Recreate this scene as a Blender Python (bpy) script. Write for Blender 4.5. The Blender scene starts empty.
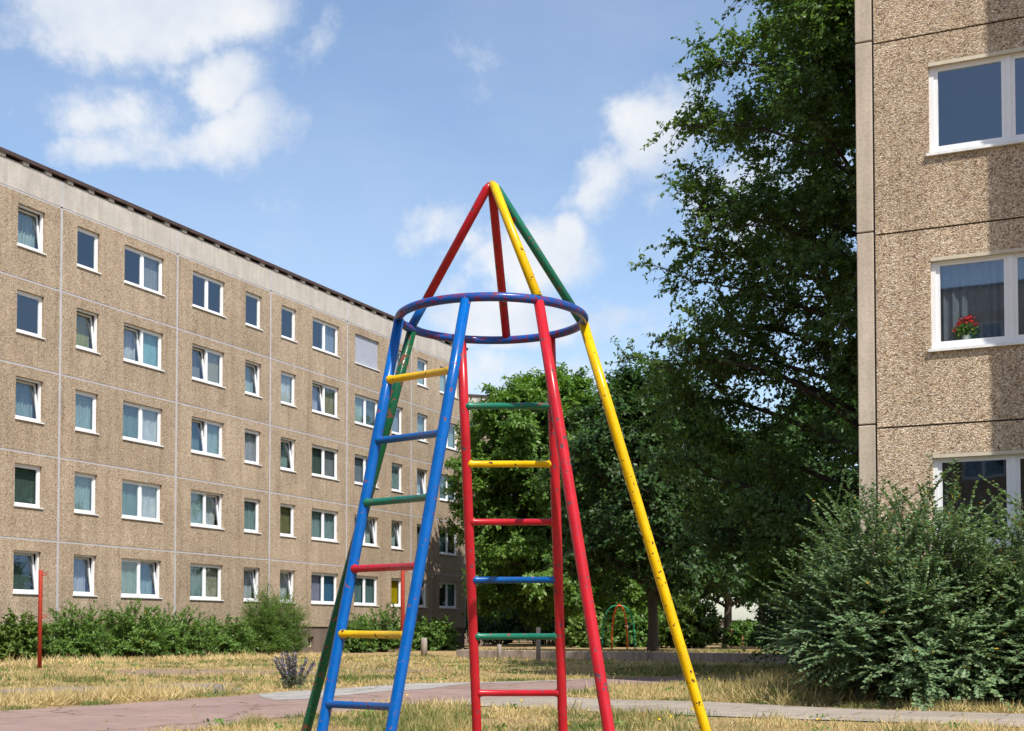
import bpy, math, random
import numpy as np
from mathutils import Vector, Matrix

R = math.radians
rs = np.random.RandomState(7)
C = bpy.context.scene.collection
sc = bpy.context.scene

# ------------------------------------------------------------------ camera maths
F = 1330.0; HOR = 632.0; EYE = 0.9; PITCH = R(2.0)
PY0 = HOR - F*math.tan(PITCH)

def ray(px, py):
    u = (px-512.0)/F; v = (PY0-py)/F
    c, s = math.cos(PITCH), math.sin(PITCH)
    return np.array([u, c - s*v, s + c*v])

def at(px, py, Y):                 # point seen at that pixel, Y metres in front
    d = ray(px, py); k = Y/d[1]
    return np.array([d[0]*k, Y, EYE + d[2]*k])

def gr(px, py):                    # point of the ground seen at that pixel
    d = ray(px, py); k = -EYE/d[2]
    return np.array([d[0]*k, d[1]*k])

# ------------------------------------------------------------------ mesh helpers
def raw_mesh(name, V, Fc, tint=None, smooth=False):
    me = bpy.data.meshes.new(name)
    V = np.asarray(V, np.float32); nv = len(V)
    if isinstance(Fc, np.ndarray):
        k = Fc.shape[1]; nf = len(Fc)
        me.vertices.add(nv); me.vertices.foreach_set('co', V.ravel())
        me.loops.add(nf*k); me.loops.foreach_set('vertex_index', Fc.astype(np.int32).ravel())
        me.polygons.add(nf)
        me.polygons.foreach_set('loop_start', np.arange(0, nf*k, k, dtype=np.int32))
        me.update(calc_edges=True)
    else:
        me.from_pydata([tuple(map(float, v)) for v in V], [], [tuple(f) for f in Fc]); me.update()
    if tint is not None:
        a = me.attributes.new('tint', 'FLOAT', 'FACE')
        a.data.foreach_set('value', np.asarray(tint, np.float32))
    if smooth:
        me.polygons.foreach_set('use_smooth', np.ones(len(me.polygons), bool))
    return me

def link(name, me, mats, parent=None, loc=None):
    o = bpy.data.objects.new(name, me); C.objects.link(o)
    if not isinstance(mats, (list, tuple)): mats = [mats]
    for m in mats: me.materials.append(m)
    if parent: o.parent = parent
    if loc is not None: o.location = loc
    return o

def tag(o, label=None, cat=None, group=None, kind=None):
    if label: o['label'] = label
    if cat: o['category'] = cat
    if group: o['group'] = group
    if kind: o['kind'] = kind
    return o

def thing(name, label, cat, loc=(0, 0, 0), rz=0.0, group=None):
    o = bpy.data.objects.new(name, None); C.objects.link(o)
    o.empty_display_size = 0.2
    o.location = loc; o.rotation_euler = (0, 0, rz)
    return tag(o, label, cat, group)

class MB:
    def __init__(s): s.v = []; s.f = []; s.m = []; s.sm = []
    def quad(s, a, b, c, d, m=0):
        i = len(s.v); s.v += [a, b, c, d]; s.f.append((i, i+1, i+2, i+3)); s.m.append(m); s.sm.append(False)
    def poly(s, pts, m=0):
        i = len(s.v); s.v += list(pts); s.f.append(tuple(range(i, i+len(pts)))); s.m.append(m); s.sm.append(False)
    def box(s, x0, x1, y0, y1, z0, z1, m=0, rot=None):
        P = [(x0,y0,z0),(x1,y0,z0),(x1,y1,z0),(x0,y1,z0),(x0,y0,z1),(x1,y0,z1),(x1,y1,z1),(x0,y1,z1)]
        if rot is not None: P = [tuple(rot @ Vector(p)) for p in P]
        i = len(s.v); s.v += P
        for f in ((3,2,1,0),(4,5,6,7),(0,1,5,4),(1,2,6,5),(2,3,7,6),(3,0,4,7)):
            s.f.append(tuple(i+k for k in f)); s.m.append(m); s.sm.append(False)
    def tube(s, pts, rad, n=12, cap=True, m=0, closed=False):
        pts = [Vector(p) for p in pts]; k = len(pts)
        if not isinstance(rad, (list, tuple)): rad = [rad]*k
        i0 = len(s.v); prev = None
        for j, p in enumerate(pts):
            if closed: t = pts[(j+1) % k] - pts[j-1]
            else: t = pts[min(j+1, k-1)] - pts[max(j-1, 0)]
            t.normalize()
            if prev is None:
                a = Vector((0, 0, 1)) if abs(t.z) < .9 else Vector((1, 0, 0))
                x = t.cross(a).normalized()
            else:
                x = (prev - t*prev.dot(t)).normalized()
            prev = x; y = t.cross(x)
            for q in range(n):
                g = 2*math.pi*q/n
                s.v.append(tuple(p + (x*math.cos(g)+y*math.sin(g))*rad[j]))
        for j in range(k if closed else k-1):
            j2 = (j+1) % k
            for q in range(n):
                q2 = (q+1) % n
                s.f.append((i0+j*n+q, i0+j*n+q2, i0+j2*n+q2, i0+j2*n+q)); s.m.append(m); s.sm.append(True)
        if cap and not closed:
            s.f.append(tuple(i0+q for q in reversed(range(n)))); s.m.append(m); s.sm.append(False)
            s.f.append(tuple(i0+(k-1)*n+q for q in range(n))); s.m.append(m); s.sm.append(False)
    def shift(s, d):
        s.v = [(a[0]-d[0], a[1]-d[1], a[2]-d[2]) for a in s.v]; return s
    def build(s, name, mats, parent=None, loc=None, bevel=0):
        me = bpy.data.meshes.new(name); me.from_pydata([tuple(map(float, p)) for p in s.v], [], s.f); me.update()
        me.polygons.foreach_set('material_index', s.m); me.polygons.foreach_set('use_smooth', s.sm)
        o = link(name, me, mats, parent, loc)
        if bevel:
            b = o.modifiers.new('bevel', 'BEVEL'); b.width = bevel; b.segments = 2; b.limit_method = 'ANGLE'
        return o

def norm(a):
    return a/np.maximum(np.linalg.norm(a, axis=-1, keepdims=True), 1e-9)

def leaf_arrays(P, A, N, L, W, fold=.12, mid=.45):
    A = norm(A); B = norm(np.cross(A, N)); N = np.cross(B, A)
    L = L[:, None]; W = W[:, None]
    f = N*W*fold
    v = np.stack([P, P+A*L*mid+B*W*.5+f, P+A*L, P+A*L*mid-B*W*.5+f], 1).reshape(-1, 3)
    n = len(P)
    return v, np.arange(4*n, dtype=np.int32).reshape(n, 4)

# value noise -------------------------------------------------------
_tab = np.random.RandomState(3).rand(64, 64, 64)
def vnoise(p):
    p = np.asarray(p, float); i = np.floor(p).astype(int); f = p-i; f = f*f*(3-2*f); r = 0
    for dx in (0, 1):
        for dy in (0, 1):
            for dz in (0, 1):
                w = (f[:, 0] if dx else 1-f[:, 0])*(f[:, 1] if dy else 1-f[:, 1])*(f[:, 2] if dz else 1-f[:, 2])
                r = r + w*_tab[(i[:, 0]+dx) % 64, (i[:, 1]+dy) % 64, (i[:, 2]+dz) % 64]
    return r
def vn2(x, y, s):
    return vnoise(np.stack([x*s, y*s, np.full_like(x, 5.3)], 1))*.65 + vnoise(np.stack([x*s*2.3+9, y*s*2.3, np.full_like(x, 1.7)], 1))*.35

# ------------------------------------------------------------------ materials
def newmat(name):
    m = bpy.data.materials.new(name); m.use_nodes = True
    nt = m.node_tree; b = nt.nodes['Principled BSDF']
    return m, nt, b
def nd(nt, t, **k):
    n = nt.nodes.new(t)
    for a, v in k.items(): setattr(n, a, v)
    return n
def val(sock, v): sock.default_value = v
def lk(nt, a, b): nt.links.new(a, b)
def rgb(c): return (c[0], c[1], c[2], 1.0)
def noise(nt, vec, scale, detail=4, rough=.6):
    n = nd(nt, 'ShaderNodeTexNoise'); val(n.inputs['Scale'], scale); val(n.inputs['Detail'], detail); val(n.inputs['Roughness'], rough)
    if vec is not None: lk(nt, vec, n.inputs['Vector'])
    return n
def ramp(nt, fac, stops, interp='LINEAR'):
    r = nd(nt, 'ShaderNodeValToRGB'); e = r.color_ramp; e.interpolation = interp
    while len(e.elements) > 1: e.elements.remove(e.elements[-1])
    e.elements[0].position = stops[0][0]; e.elements[0].color = rgb(stops[0][1])
    for p, c in stops[1:]:
        x = e.elements.new(p); x.color = rgb(c)
    lk(nt, fac, r.inputs['Fac']); return r
def mix(nt, fac, a, b, mode='MIX'):
    m = nd(nt, 'ShaderNodeMix', data_type='RGBA', blend_type=mode)
    for s, v in ((m.inputs[0], fac), (m.inputs[6], a), (m.inputs[7], b)):
        if hasattr(v, 'is_output'): lk(nt, v, s)
        elif isinstance(v, (tuple, list)): s.default_value = rgb(v)
        else: s.default_value = v
    return m.outputs[2]
def coord(nt, out='Object'):
    return nd(nt, 'ShaderNodeTexCoord').outputs[out]
def mapping(nt, vec, scale=(1, 1, 1)):
    m = nd(nt, 'ShaderNodeMapping'); m.inputs['Scale'].default_value = scale; lk(nt, vec, m.inputs['Vector']); return m.outputs[0]
def bump(nt, b, h, strength, dist):
    n = nd(nt, 'ShaderNodeBump'); val(n.inputs['Strength'], strength); val(n.inputs['Distance'], dist)
    lk(nt, h, n.inputs['Height']); lk(nt, n.outputs[0], b.inputs['Normal'])

def plain(name, c, rough=.6, var=.12, scale=8., spec=.3, metal=0):
    m, nt, b = newmat(name); v = coord(nt)
    n = noise(nt, v, scale, 5)
    r = ramp(nt, n.outputs['Fac'], [(.3, tuple(x*(1-var) for x in c)), (.7, tuple(min(1, x*(1+var)) for x in c))])
    lk(nt, r.outputs[0], b.inputs['Base Color'])
    val(b.inputs['Roughness'], rough); val(b.inputs['Specular IOR Level'], spec); val(b.inputs['Metallic'], metal)
    return m

def aggregate(name, tone=1.0, scale=40., big=1.0):
    m, nt, b = newmat(name); v = coord(nt)
    d = noise(nt, v, scale*.6, 2); 
    vv = nd(nt, 'ShaderNodeVectorMath', operation='MULTIPLY_ADD'); lk(nt, d.outputs['Color'], vv.inputs[0]); vv.inputs[1].default_value = (.02, .02, .02); lk(nt, v, vv.inputs[2])
    vo = nd(nt, 'ShaderNodeTexVoronoi'); val(vo.inputs['Scale'], scale); lk(nt, vv.outputs[0], vo.inputs['Vector'])
    sep = nd(nt, 'ShaderNodeSeparateColor'); lk(nt, vo.outputs['Color'], sep.inputs[0])
    T = lambda c: (c[0]*tone*.975, c[1]*tone, c[2]*tone*.985)
    r = ramp(nt, sep.outputs[0], [(0, T((.16, .115, .08))), (.10, T((.29, .215, .155))), (.3, T((.38, .30, .22))), (.5, T((.46, .375, .285))), (.7, T((.36, .31, .26))), (.82, T((.58, .51, .42))), (.93, T((.43, .32, .21))), (1, T((.34, .28, .22)))], 'CONSTANT' if big > 1.5 else 'LINEAR')
    edge = ramp(nt, vo.outputs['Distance'], [(.4, (1, 1, 1)), (.9, (.66, .61, .57))])
    c = mix(nt, 1, r.outputs[0], edge.outputs[0], 'MULTIPLY')
    # blotches and vertical weather streaks
    n1 = noise(nt, v, .9, 6, .65); e1 = ramp(nt, n1.outputs['Fac'], [(.3, (.86, .84, .82)), (.7, (1.1, 1.08, 1.05))])
    c = mix(nt, 1, c, e1.outputs[0], 'MULTIPLY')
    n2 = noise(nt, mapping(nt, v, (2.2, 2.2, .16)), 1.0, 5, .6); e2 = ramp(nt, n2.outputs['Fac'], [(.38, (.9, .88, .87)), (.56, (1, 1, 1)), (.72, (1.13, 1.11, 1.09))])
    c = mix(nt, 1, c, e2.outputs[0], 'MULTIPLY')
    of = nd(nt, 'ShaderNodeVectorMath', operation='MULTIPLY_ADD'); lk(nt, v, of.inputs[0]); of.inputs[1].default_value = (1/6., .0, 1/2.8); of.inputs[2].default_value = (-2.56/6+20, 0, -1.1/2.8+20)
    fl = nd(nt, 'ShaderNodeVectorMath', operation='FLOOR'); lk(nt, of.outputs[0], fl.inputs[0])
    wn_ = nd(nt, 'ShaderNodeTexWhiteNoise', noise_dimensions='3D'); lk(nt, fl.outputs[0], wn_.inputs['Vector'])
    ep = ramp(nt, wn_.outputs['Value'], [(0, (.92, .91, .90)), (1, (1.07, 1.06, 1.06))]); c = mix(nt, 1, c, ep.outputs[0], 'MULTIPLY')
    n5 = noise(nt, mapping(nt, v, (5, 5, .22)), 1.0, 5, .65); e5 = ramp(nt, n5.outputs['Fac'], [(.34, (.84, .82, .80)), (.48, (1, 1, 1)), (.66, (1, 1, 1)), (.76, (1.16, 1.15, 1.14))]); c = mix(nt, 1, c, e5.outputs[0], 'MULTIPLY')
    n3 = noise(nt, v, 14, 3, .7); e3 = ramp(nt, n3.outputs['Fac'], [(.3, (.84, .83, .82)), (.7, (1.12, 1.11, 1.1))])
    c = mix(nt, 1, c, e3.outputs[0], 'MULTIPLY')
    lk(nt, c, b.inputs['Base Color']); val(b.inputs['Roughness'], .85); val(b.inputs['Specular IOR Level'], .2)
    inv = nd(nt, 'ShaderNodeMath', operation='SUBTRACT'); inv.inputs[0].default_value = 1; lk(nt, vo.outputs['Distance'], inv.inputs[1])
    bump(nt, b, inv.outputs[0], .6, .008*big)
    return m

def concrete(name, c, streak=.12, fine=40.):
    m, nt, b = newmat(name); v = coord(nt)
    n1 = noise(nt, v, 1.3, 8, .7); n2 = noise(nt, mapping(nt, v, (3, 3, .35)), 1.2, 6, .6); n3 = noise(nt, v, fine, 3, .7)
    r = ramp(nt, n1.outputs['Fac'], [(.3, tuple(x*.84 for x in c)), (.7, tuple(x*1.12 for x in c))])
    e2 = ramp(nt, n2.outputs['Fac'], [(.35, (1-streak*1.4, 1-streak*1.5, 1-streak*1.6)), (.65, (1+streak*.5,)*3)])
    e3 = ramp(nt, n3.outputs['Fac'], [(.3, (.86, .86, .86)), (.7, (1.1, 1.1, 1.1))])
    cc = mix(nt, 1, mix(nt, 1, r.outputs[0], e2.outputs[0], 'MULTIPLY'), e3.outputs[0], 'MULTIPLY')
    lk(nt, cc, b.inputs['Base Color']); val(b.inputs['Roughness'], .85); val(b.inputs['Specular IOR Level'], .2)
    bump(nt, b, n3.outputs['Fac'], .4, .006)
    return m

def paint(name, c, chips, chipcol=(.10, .035, .02), under=None, undamt=.0, rough=.17):
    """enamel paint with chips, and an older coat showing through in worn patches"""
    m, nt, b = newmat(name); v = coord(nt)
    n0 = noise(nt, v, 9, 4); base = ramp(nt, n0.outputs['Fac'], [(.3, tuple(x*.86 for x in c)), (.7, tuple(min(1, x*1.1) for x in c))]).outputs[0]
    rv = None
    if under:
        nu = noise(nt, v, 24, 8, .78)
        mu = ramp(nt, nu.outputs['Fac'], [(.62-undamt, (0, 0, 0)), (.65-undamt, (1, 1, 1))])
        base = mix(nt, mu.outputs[0], base, under)
    nc = noise(nt, v, 26, 3, .55)
    mc = ramp(nt, nc.outputs['Fac'], [(.70-chips, (0, 0, 0)), (.71-chips, (1, 1, 1))])
    nh = noise(nt, v, 75, 2, .5)
    mh = ramp(nt, nh.outputs['Fac'], [(.74-chips*.8, (0, 0, 0)), (.752-chips*.8, (1, 1, 1))])
    mm = nd(nt, 'ShaderNodeMath', operation='MAXIMUM'); lk(nt, mc.outputs[0], mm.inputs[0]); lk(nt, mh.outputs[0], mm.inputs[1])
    col = mix(nt, mm.outputs[0], base, chipcol)
    lk(nt, col, b.inputs['Base Color'])
    val(b.inputs['Specular IOR Level'], .25)
    rr = nd(nt, 'ShaderNodeMapRange'); lk(nt, mm.outputs[0], rr.inputs[0]); rr.inputs[3].default_value = rough; rr.inputs[4].default_value = .8
    nr = noise(nt, v, 30, 4); ad = nd(nt, 'ShaderNodeMath', operation='MULTIPLY_ADD'); lk(nt, nr.outputs['Fac'], ad.inputs[0]); ad.inputs[1].default_value = .16; lk(nt, rr.outputs[0], ad.inputs[2])
    lk(nt, ad.outputs[0], b.inputs['Roughness'])
    iv = nd(nt, 'ShaderNodeMath', operation='SUBTRACT'); iv.inputs[0].default_value = 1; lk(nt, mm.outputs[0], iv.inputs[1])
    bump(nt, b, iv.outputs[0], .5, .002)
    return m

def leafmat(name, stops, trans=.3, tcol=(1.25, 1.35, .6), rough=.45, spec=.35):
    m, nt, b = newmat(name)
    a = nd(nt, 'ShaderNodeAttribute', attribute_name='tint')
    r = ramp(nt, a.outputs['Fac'], stops)
    lk(nt, r.outputs[0], b.inputs['Base Color']); val(b.inputs['Roughness'], rough); val(b.inputs['Specular IOR Level'], spec)
    t = nd(nt, 'ShaderNodeBsdfTranslucent')
    lk(nt, mix(nt, 1, r.outputs[0], tcol, 'MULTIPLY'), t.inputs['Color'])
    s = nd(nt, 'ShaderNodeMixShader'); val(s.inputs[0], trans); lk(nt, b.outputs[0], s.inputs[1]); lk(nt, t.outputs[0], s.inputs[2])
    lk(nt, s.outputs[0], nt.nodes['Material Output'].inputs['Surface'])
    return m

def glassmat(name, f0=.16, tint=(.80, .87, .87)):
    m, nt, b = newmat(name); nt.nodes.remove(b)
    g = nd(nt, 'ShaderNodeBsdfGlossy'); g.inputs['Color'].default_value = (.74, .86, 1, 1); val(g.inputs['Roughness'], .02)
    n = noise(nt, coord(nt), 1.1, 1); bp = nd(nt, 'ShaderNodeBump'); val(bp.inputs['Strength'], .03); val(bp.inputs['Distance'], .05); lk(nt, n.outputs['Fac'], bp.inputs['Height']); lk(nt, bp.outputs[0], g.inputs['Normal'])
    t = nd(nt, 'ShaderNodeBsdfTransparent'); t.inputs[0].default_value = rgb(tint)
    lw = nd(nt, 'ShaderNodeLayerWeight'); val(lw.inputs['Blend'], .5)
    pw = nd(nt, 'ShaderNodeMath', operation='POWER'); lk(nt, lw.outputs['Facing'], pw.inputs[0]); pw.inputs[1].default_value = 4.0
    f = nd(nt, 'ShaderNodeMath', operation='MULTIPLY_ADD'); lk(nt, pw.outputs[0], f.inputs[0]); f.inputs[1].default_value = .75; f.inputs[2].default_value = f0
    s = nd(nt, 'ShaderNodeMixShader'); lk(nt, f.outputs[0], s.inputs[0]); lk(nt, t.outputs[0], s.inputs[1]); lk(nt, g.outputs[0], s.inputs[2])
    lk(nt, s.outputs[0], nt.nodes['Material Output'].inputs['Surface'])
    return m

def clothmat(name, c, lace=False, trans=.35):
    m, nt, b = newmat(name); v = coord(nt)
    n = noise(nt, mapping(nt, v, (1, 1, .15)), 14, 3)
    r = ramp(nt, n.outputs['Fac'], [(.3, tuple(x*.8 for x in c)), (.7, tuple(min(1, x*1.15) for x in c))])
    col = r.outputs[0]
    if lace:
        vo = nd(nt, 'ShaderNodeTexVoronoi'); val(vo.inputs['Scale'], 34); lk(nt, v, vo.inputs['Vector'])
        e = ramp(nt, vo.outputs['Distance'], [(.2, (1.12, 1.12, 1.12)), (.5, (.86, .86, .86))])
        col = mix(nt, 1, col, e.outputs[0], 'MULTIPLY')
    lk(nt, col, b.inputs['Base Color']); val(b.inputs['Roughness'], .9); val(b.inputs['Specular IOR Level'], .1)
    t = nd(nt, 'ShaderNodeBsdfTranslucent'); lk(nt, col, t.inputs['Color'])
    s = nd(nt, 'ShaderNodeMixShader'); val(s.inputs[0], trans); lk(nt, b.outputs[0], s.inputs[1]); lk(nt, t.outputs[0], s.inputs[2])
    lk(nt, s.outputs[0], nt.nodes['Material Output'].inputs['Surface'])
    return m

def barkmat(name, c):
    m, nt, b = newmat(name); v = coord(nt)
    n = noise(nt, mapping(nt, v, (1, 1, .2)), 18, 6, .7)
    r = ramp(nt, n.outputs['Fac'], [(.3, tuple(x*.5 for x in c)), (.7, tuple(x*1.4 for x in c))])
    lk(nt, r.outputs[0], b.inputs['Base Color']); val(b.inputs['Roughness'], .9); bump(nt, b, n.outputs['Fac'], .8, .03)
    return m

M = {}
M['agg_far'] = aggregate('exposed_aggregate_far', 1.02, 38., 1.)
M['agg_near'] = aggregate('exposed_aggregate_near', 1.30, 54., 2.)
M['joint_light'] = plain('joint_sealant', (.40, .385, .395), .7, .12, 3)
M['joint_dark'] = plain('open_joint', (.075, .066, .058), .9, .3, 5)
M['parapet'] = concrete('parapet_concrete', (.455, .42, .375), .10, 16)
M['edge_conc'] = concrete('edge_concrete', (.47, .40, .32), .14, 30)
M['plinth'] = concrete('plinth_render', (.19, .145, .12), .2, 20)
M['roof_edge'] = plain('roof_edge_felt', (.062, .04, .036), .8, .3, 4)
M['bracket'] = plain('bracket_concrete', (.40, .36, .31), .8, .2, 6)
M['pvc'] = plain('white_pvc', (.72, .72, .73), .35, .03, 5, .45)
M['sill'] = plain('white_sill', (.66, .66, .65), .4, .12, 9, .4)
M['glass'] = glassmat('window_glass')
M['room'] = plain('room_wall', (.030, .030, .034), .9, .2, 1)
M['frame_conc'] = plain('reveal_trim', (.50, .44, .34), .8, .12, 10)
CL = {'T': (.36, .48, .49), 'W': (.72, .73, .77), 'V': (.52, .52, .60), 'Y': (.45, .43, .12), 'Q': (.32, .58, .62), 'G': (.36, .36, .38), 'B': (.46, .41, .30),
      'P': (.48, .58, .55), 'D': (.12, .17, .145), 'O': (.28, .25, .12), 'L': (.46, .43, .58), 'U': (.10, .25, .42), 'E': (.85, .58, .01), 'H': (.20, .31, .32), 'C': (.34, .37, .45)}
for k, c in CL.items(): M['cl_'+k] = clothmat('cloth_'+k, c, k in 'TWH')
M['shutter'] = plain('roller_shutter', (.33, .345, .40), .5, .05, 3)
M['dirt'] = None

# ------------------------------------------------------------------ world, sun, camera, view
SUN_EL = R(54); SH = Vector((.447, -.894))
S = Vector((SH.x*math.cos(SUN_EL), SH.y*math.cos(SUN_EL), math.sin(SUN_EL))).normalized()

def make_world():
    w = bpy.data.worlds.new('World'); sc.world = w; w.use_nodes = True
    nt = w.node_tree; bg = nt.nodes['Background']
    sky = nd(nt, 'ShaderNodeTexSky', sky_type='NISHITA'); sky.sun_disc = False
    sky.sun_elevation = SUN_EL; sky.sun_rotation = math.atan2(S.x, S.y); sky.altitude = 50
    sky.air_density = 1.0; sky.dust_density = 1.2; sky.ozone_density = 1.0
    STR = .128
    val(bg.inputs['Strength'], STR)
    g = coord(nt, 'Generated')
    sep = nd(nt, 'ShaderNodeSeparateXYZ'); lk(nt, g, sep.inputs[0])
    def mth(op, a, b=None, c=None):
        n = nd(nt, 'ShaderNodeMath', operation=op)
        for i, x in enumerate((a, b, c)):
            if x is None: continue
            if hasattr(x, 'is_output'): lk(nt, x, n.inputs[i])
            else: n.inputs[i].default_value = x
        return n.outputs[0]
    yy = mth('MAXIMUM', sep.outputs[1], .03)
    u = mth('DIVIDE', sep.outputs[0], yy); v = mth('DIVIDE', sep.outputs[2], yy)
    # warp
    wn = noise(nt, g, 7, 5, .55); ws = nd(nt, 'ShaderNodeSeparateColor'); lk(nt, wn.outputs['Color'], ws.inputs[0])
    u = mth('ADD', u, mth('MULTIPLY', mth('SUBTRACT', ws.outputs[0], .5), .12))
    v = mth('ADD', v, mth('MULTIPLY', mth('SUBTRACT', ws.outputs[1], .5), .10))
    blobs = [(120, 12, 120, 42, 0, 1.0), (215, 14, 60, 36, 0, .95), (40, 36, 50, 20, 0, .6), (205, 88, 42, 30, 0, 1.0), (190, 140, 90, 34, 0, .80), (120, 145, 60, 24, 0, .62), (240, 130, 34, 30, 0, .7),
             (310, 45, 22, 46, -20, .46), (130, 105, 95, 26, 0, .55), (600, 330, 70, 26, 0, .6), (505, 262, 56, 36, 0, 1.2), (545, 245, 22, 22, 0, 1.2), (425, 225, 46, 40, 30, .68), (510, 330, 66, 20, 0, 1.1), (545, 318, 36, 18, 0, .7),
             (650, 130, 66, 44, 35, .80), (585, 180, 52, 36, 45, .74), (500, 380, 120, 28, 0, .55), (620, 345, 60, 22, 0, .5), (690, 100, 30, 30, 0, .5), (360, 250, 60, 30, 30, .25), (780, 200, 130, 100, 0, .4),
             (470, 60, 140, 20, 25, .05)]
    G = None
    for px, py, rx, ry, ang, amp in blobs:
        d = ray(px, py); u0, v0 = d[0]/d[1], d[2]/d[1]
        a = math.radians(ang); ca, sa = math.cos(a), math.sin(a)
        du = mth('SUBTRACT', u, u0); dv = mth('SUBTRACT', v, v0)
        p = mth('ADD', mth('MULTIPLY', du, ca*F/rx), mth('MULTIPLY', dv, sa*F/rx))
        q = mth('ADD', mth('MULTIPLY', du, -sa*F/ry), mth('MULTIPLY', dv, ca*F/ry))
        e = mth('MULTIPLY', mth('POWER', 2.7183, mth('MULTIPLY', mth('ADD', mth('MULTIPLY', p, p), mth('MULTIPLY', q, q)), -.72)), amp)
        G = e if G is None else mth('MAXIMUM', mth('ADD', mth('MULTIPLY', G, .0), e), G)
    n1 = noise(nt, g, 14, 12, .66)
    dens = mth('ADD', mth('ADD', G, mth('MULTIPLY', mth('SUBTRACT', n1.outputs['Fac'], .5), 1.7)), -.25)
    mk = nd(nt, 'ShaderNodeMapRange', interpolation_type='SMOOTHSTEP'); lk(nt, dens, mk.inputs[0]); mk.inputs[1].default_value = -.08; mk.inputs[2].default_value = .56
    mk.inputs[4].default_value = .92
    # thin veil everywhere low in the sky
    n2 = noise(nt, mapping(nt, g, (1, 1, 3)), 3.2, 6, .6)
    veil = mth('MULTIPLY', mth('MAXIMUM', mth('SUBTRACT', n2.outputs['Fac'], .38), 0), .45)
    m2 = mth('MAXIMUM', mk.outputs[0], veil)
    n3 = noise(nt, g, 11, 5); shade = ramp(nt, n3.outputs['Fac'], [(.32, (.44/STR, .485/STR, .56/STR)), (.62, (.60/STR, .61/STR, .62/STR))])
    tint = mix(nt, 1, sky.outputs[0], (1.0, 1.0, 1.0), 'MULTIPLY')
    col = mix(nt, m2, tint, shade.outputs[0])
    lk(nt, col, bg.inputs['Color'])
make_world()

sl = bpy.data.lights.new('sun', 'SUN'); sl.energy = 4.2; sl.angle = R(.5); sl.color = (1, .95, .87)
so = bpy.data.objects.new('sun', sl); C.objects.link(so); so.rotation_euler = S.to_track_quat('Z', 'Y').to_euler(); so.location = (20, -30, 40)

cam = bpy.data.cameras.new('camera'); co = bpy.data.objects.new('camera', cam); C.objects.link(co)
cam.sensor_width = 36; cam.lens = F/1024*36; cam.clip_end = 2000; cam.clip_start = .05
cam.shift_y = (PY0-365.5)/1024
co.location = (0, 0, EYE); co.rotation_euler = (R(90)+PITCH, 0, 0); sc.camera = co
sc.view_settings.view_transform = 'Standard'; sc.view_settings.look = 'None'
sc.view_settings.exposure = .66; sc.view_settings.gamma = 1
sc.cycles.max_bounces = 8; sc.cycles.transparent_max_bounces = 16
sc.cycles.use_denoising = True

# ------------------------------------------------------------------ prefab apartment blocks
DIRX = np.array([.4195, .9077])             # along the left facade
LO = np.array([-16.1, 41.8])
def tl(px):                                  # facade coordinate seen at image column px
    k = (px-512)/F
    return (LO[0]-k*LO[1])/(k*DIRX[1]-DIRX[0])

def facade(root, panels, mat, gap, backmat, backdepth, x0, x1, z0, z1, reveal=.13, name='wall', vgap=None):
    """panels: (x0,x1,z0,z1,[(a,b,za,zb)...]); real openings with reveals, real gaps between the panels"""
    w = MB(); g = gap/2; vg = (vgap or gap)/2
    for (a, b, c, d, ops) in panels:
        a += vg; b -= vg; c += g; d -= g
        xs = a
        for (p, q, zc, zd) in sorted(ops):
            w.quad((xs, 0, c), (p, 0, c), (p, 0, d), (xs, 0, d))
            w.quad((p, 0, c), (q, 0, c), (q, 0, zc), (p, 0, zc)); w.quad((p, 0, zd), (q, 0, zd), (q, 0, d), (p, 0, d))
            for (P, Q) in (((p, zc), (p, zd)), ((q, zd), (q, zc)), ((p, zd), (q, zd)), ((q, zc), (p, zc))):
                w.quad((P[0], 0, P[1]), (Q[0], 0, Q[1]), (Q[0], reveal+.12, Q[1]), (P[0], reveal+.12, P[1]))
            xs = q
        w.quad((xs, 0, c), (b, 0, c), (b, 0, d), (xs, 0, d))
        e = .05
        w.quad((a, 0, c), (a, 0, d), (a, e, d), (a, e, c)); w.quad((b, 0, d), (b, 0, c), (b, e, c), (b, e, d))
        w.quad((a, 0, d), (b, 0, d), (b, e, d), (a, e, d)); w.quad((b, 0, c), (a, 0, c), (a, e, c), (b, e, c))
    wall = w.build(name, mat, root)
    j = MB()
    xs_ = sorted({p[0] for p in panels} | {p[1] for p in panels}); zs_ = sorted({p[2] for p in panels} | {p[3] for p in panels})
    for x in xs_: j.quad((x-vg-.006, backdepth, z0+g), (x+vg+.006, backdepth, z0+g), (x+vg+.006, backdepth, z1), (x-vg-.006, backdepth, z1))
    for z in zs_[1:]:
        for k in range(len(xs_)-1):
            j.quad((xs_[k]+vg+.006, backdepth, z-g-.006), (xs_[k+1]-vg-.006, backdepth, z-g-.006), (xs_[k+1]-vg-.006, backdepth, z+g+.006), (xs_[k]+vg+.006, backdepth, z+g+.006))
    j.build('joint_seal', backmat, root)
    return wall

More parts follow.
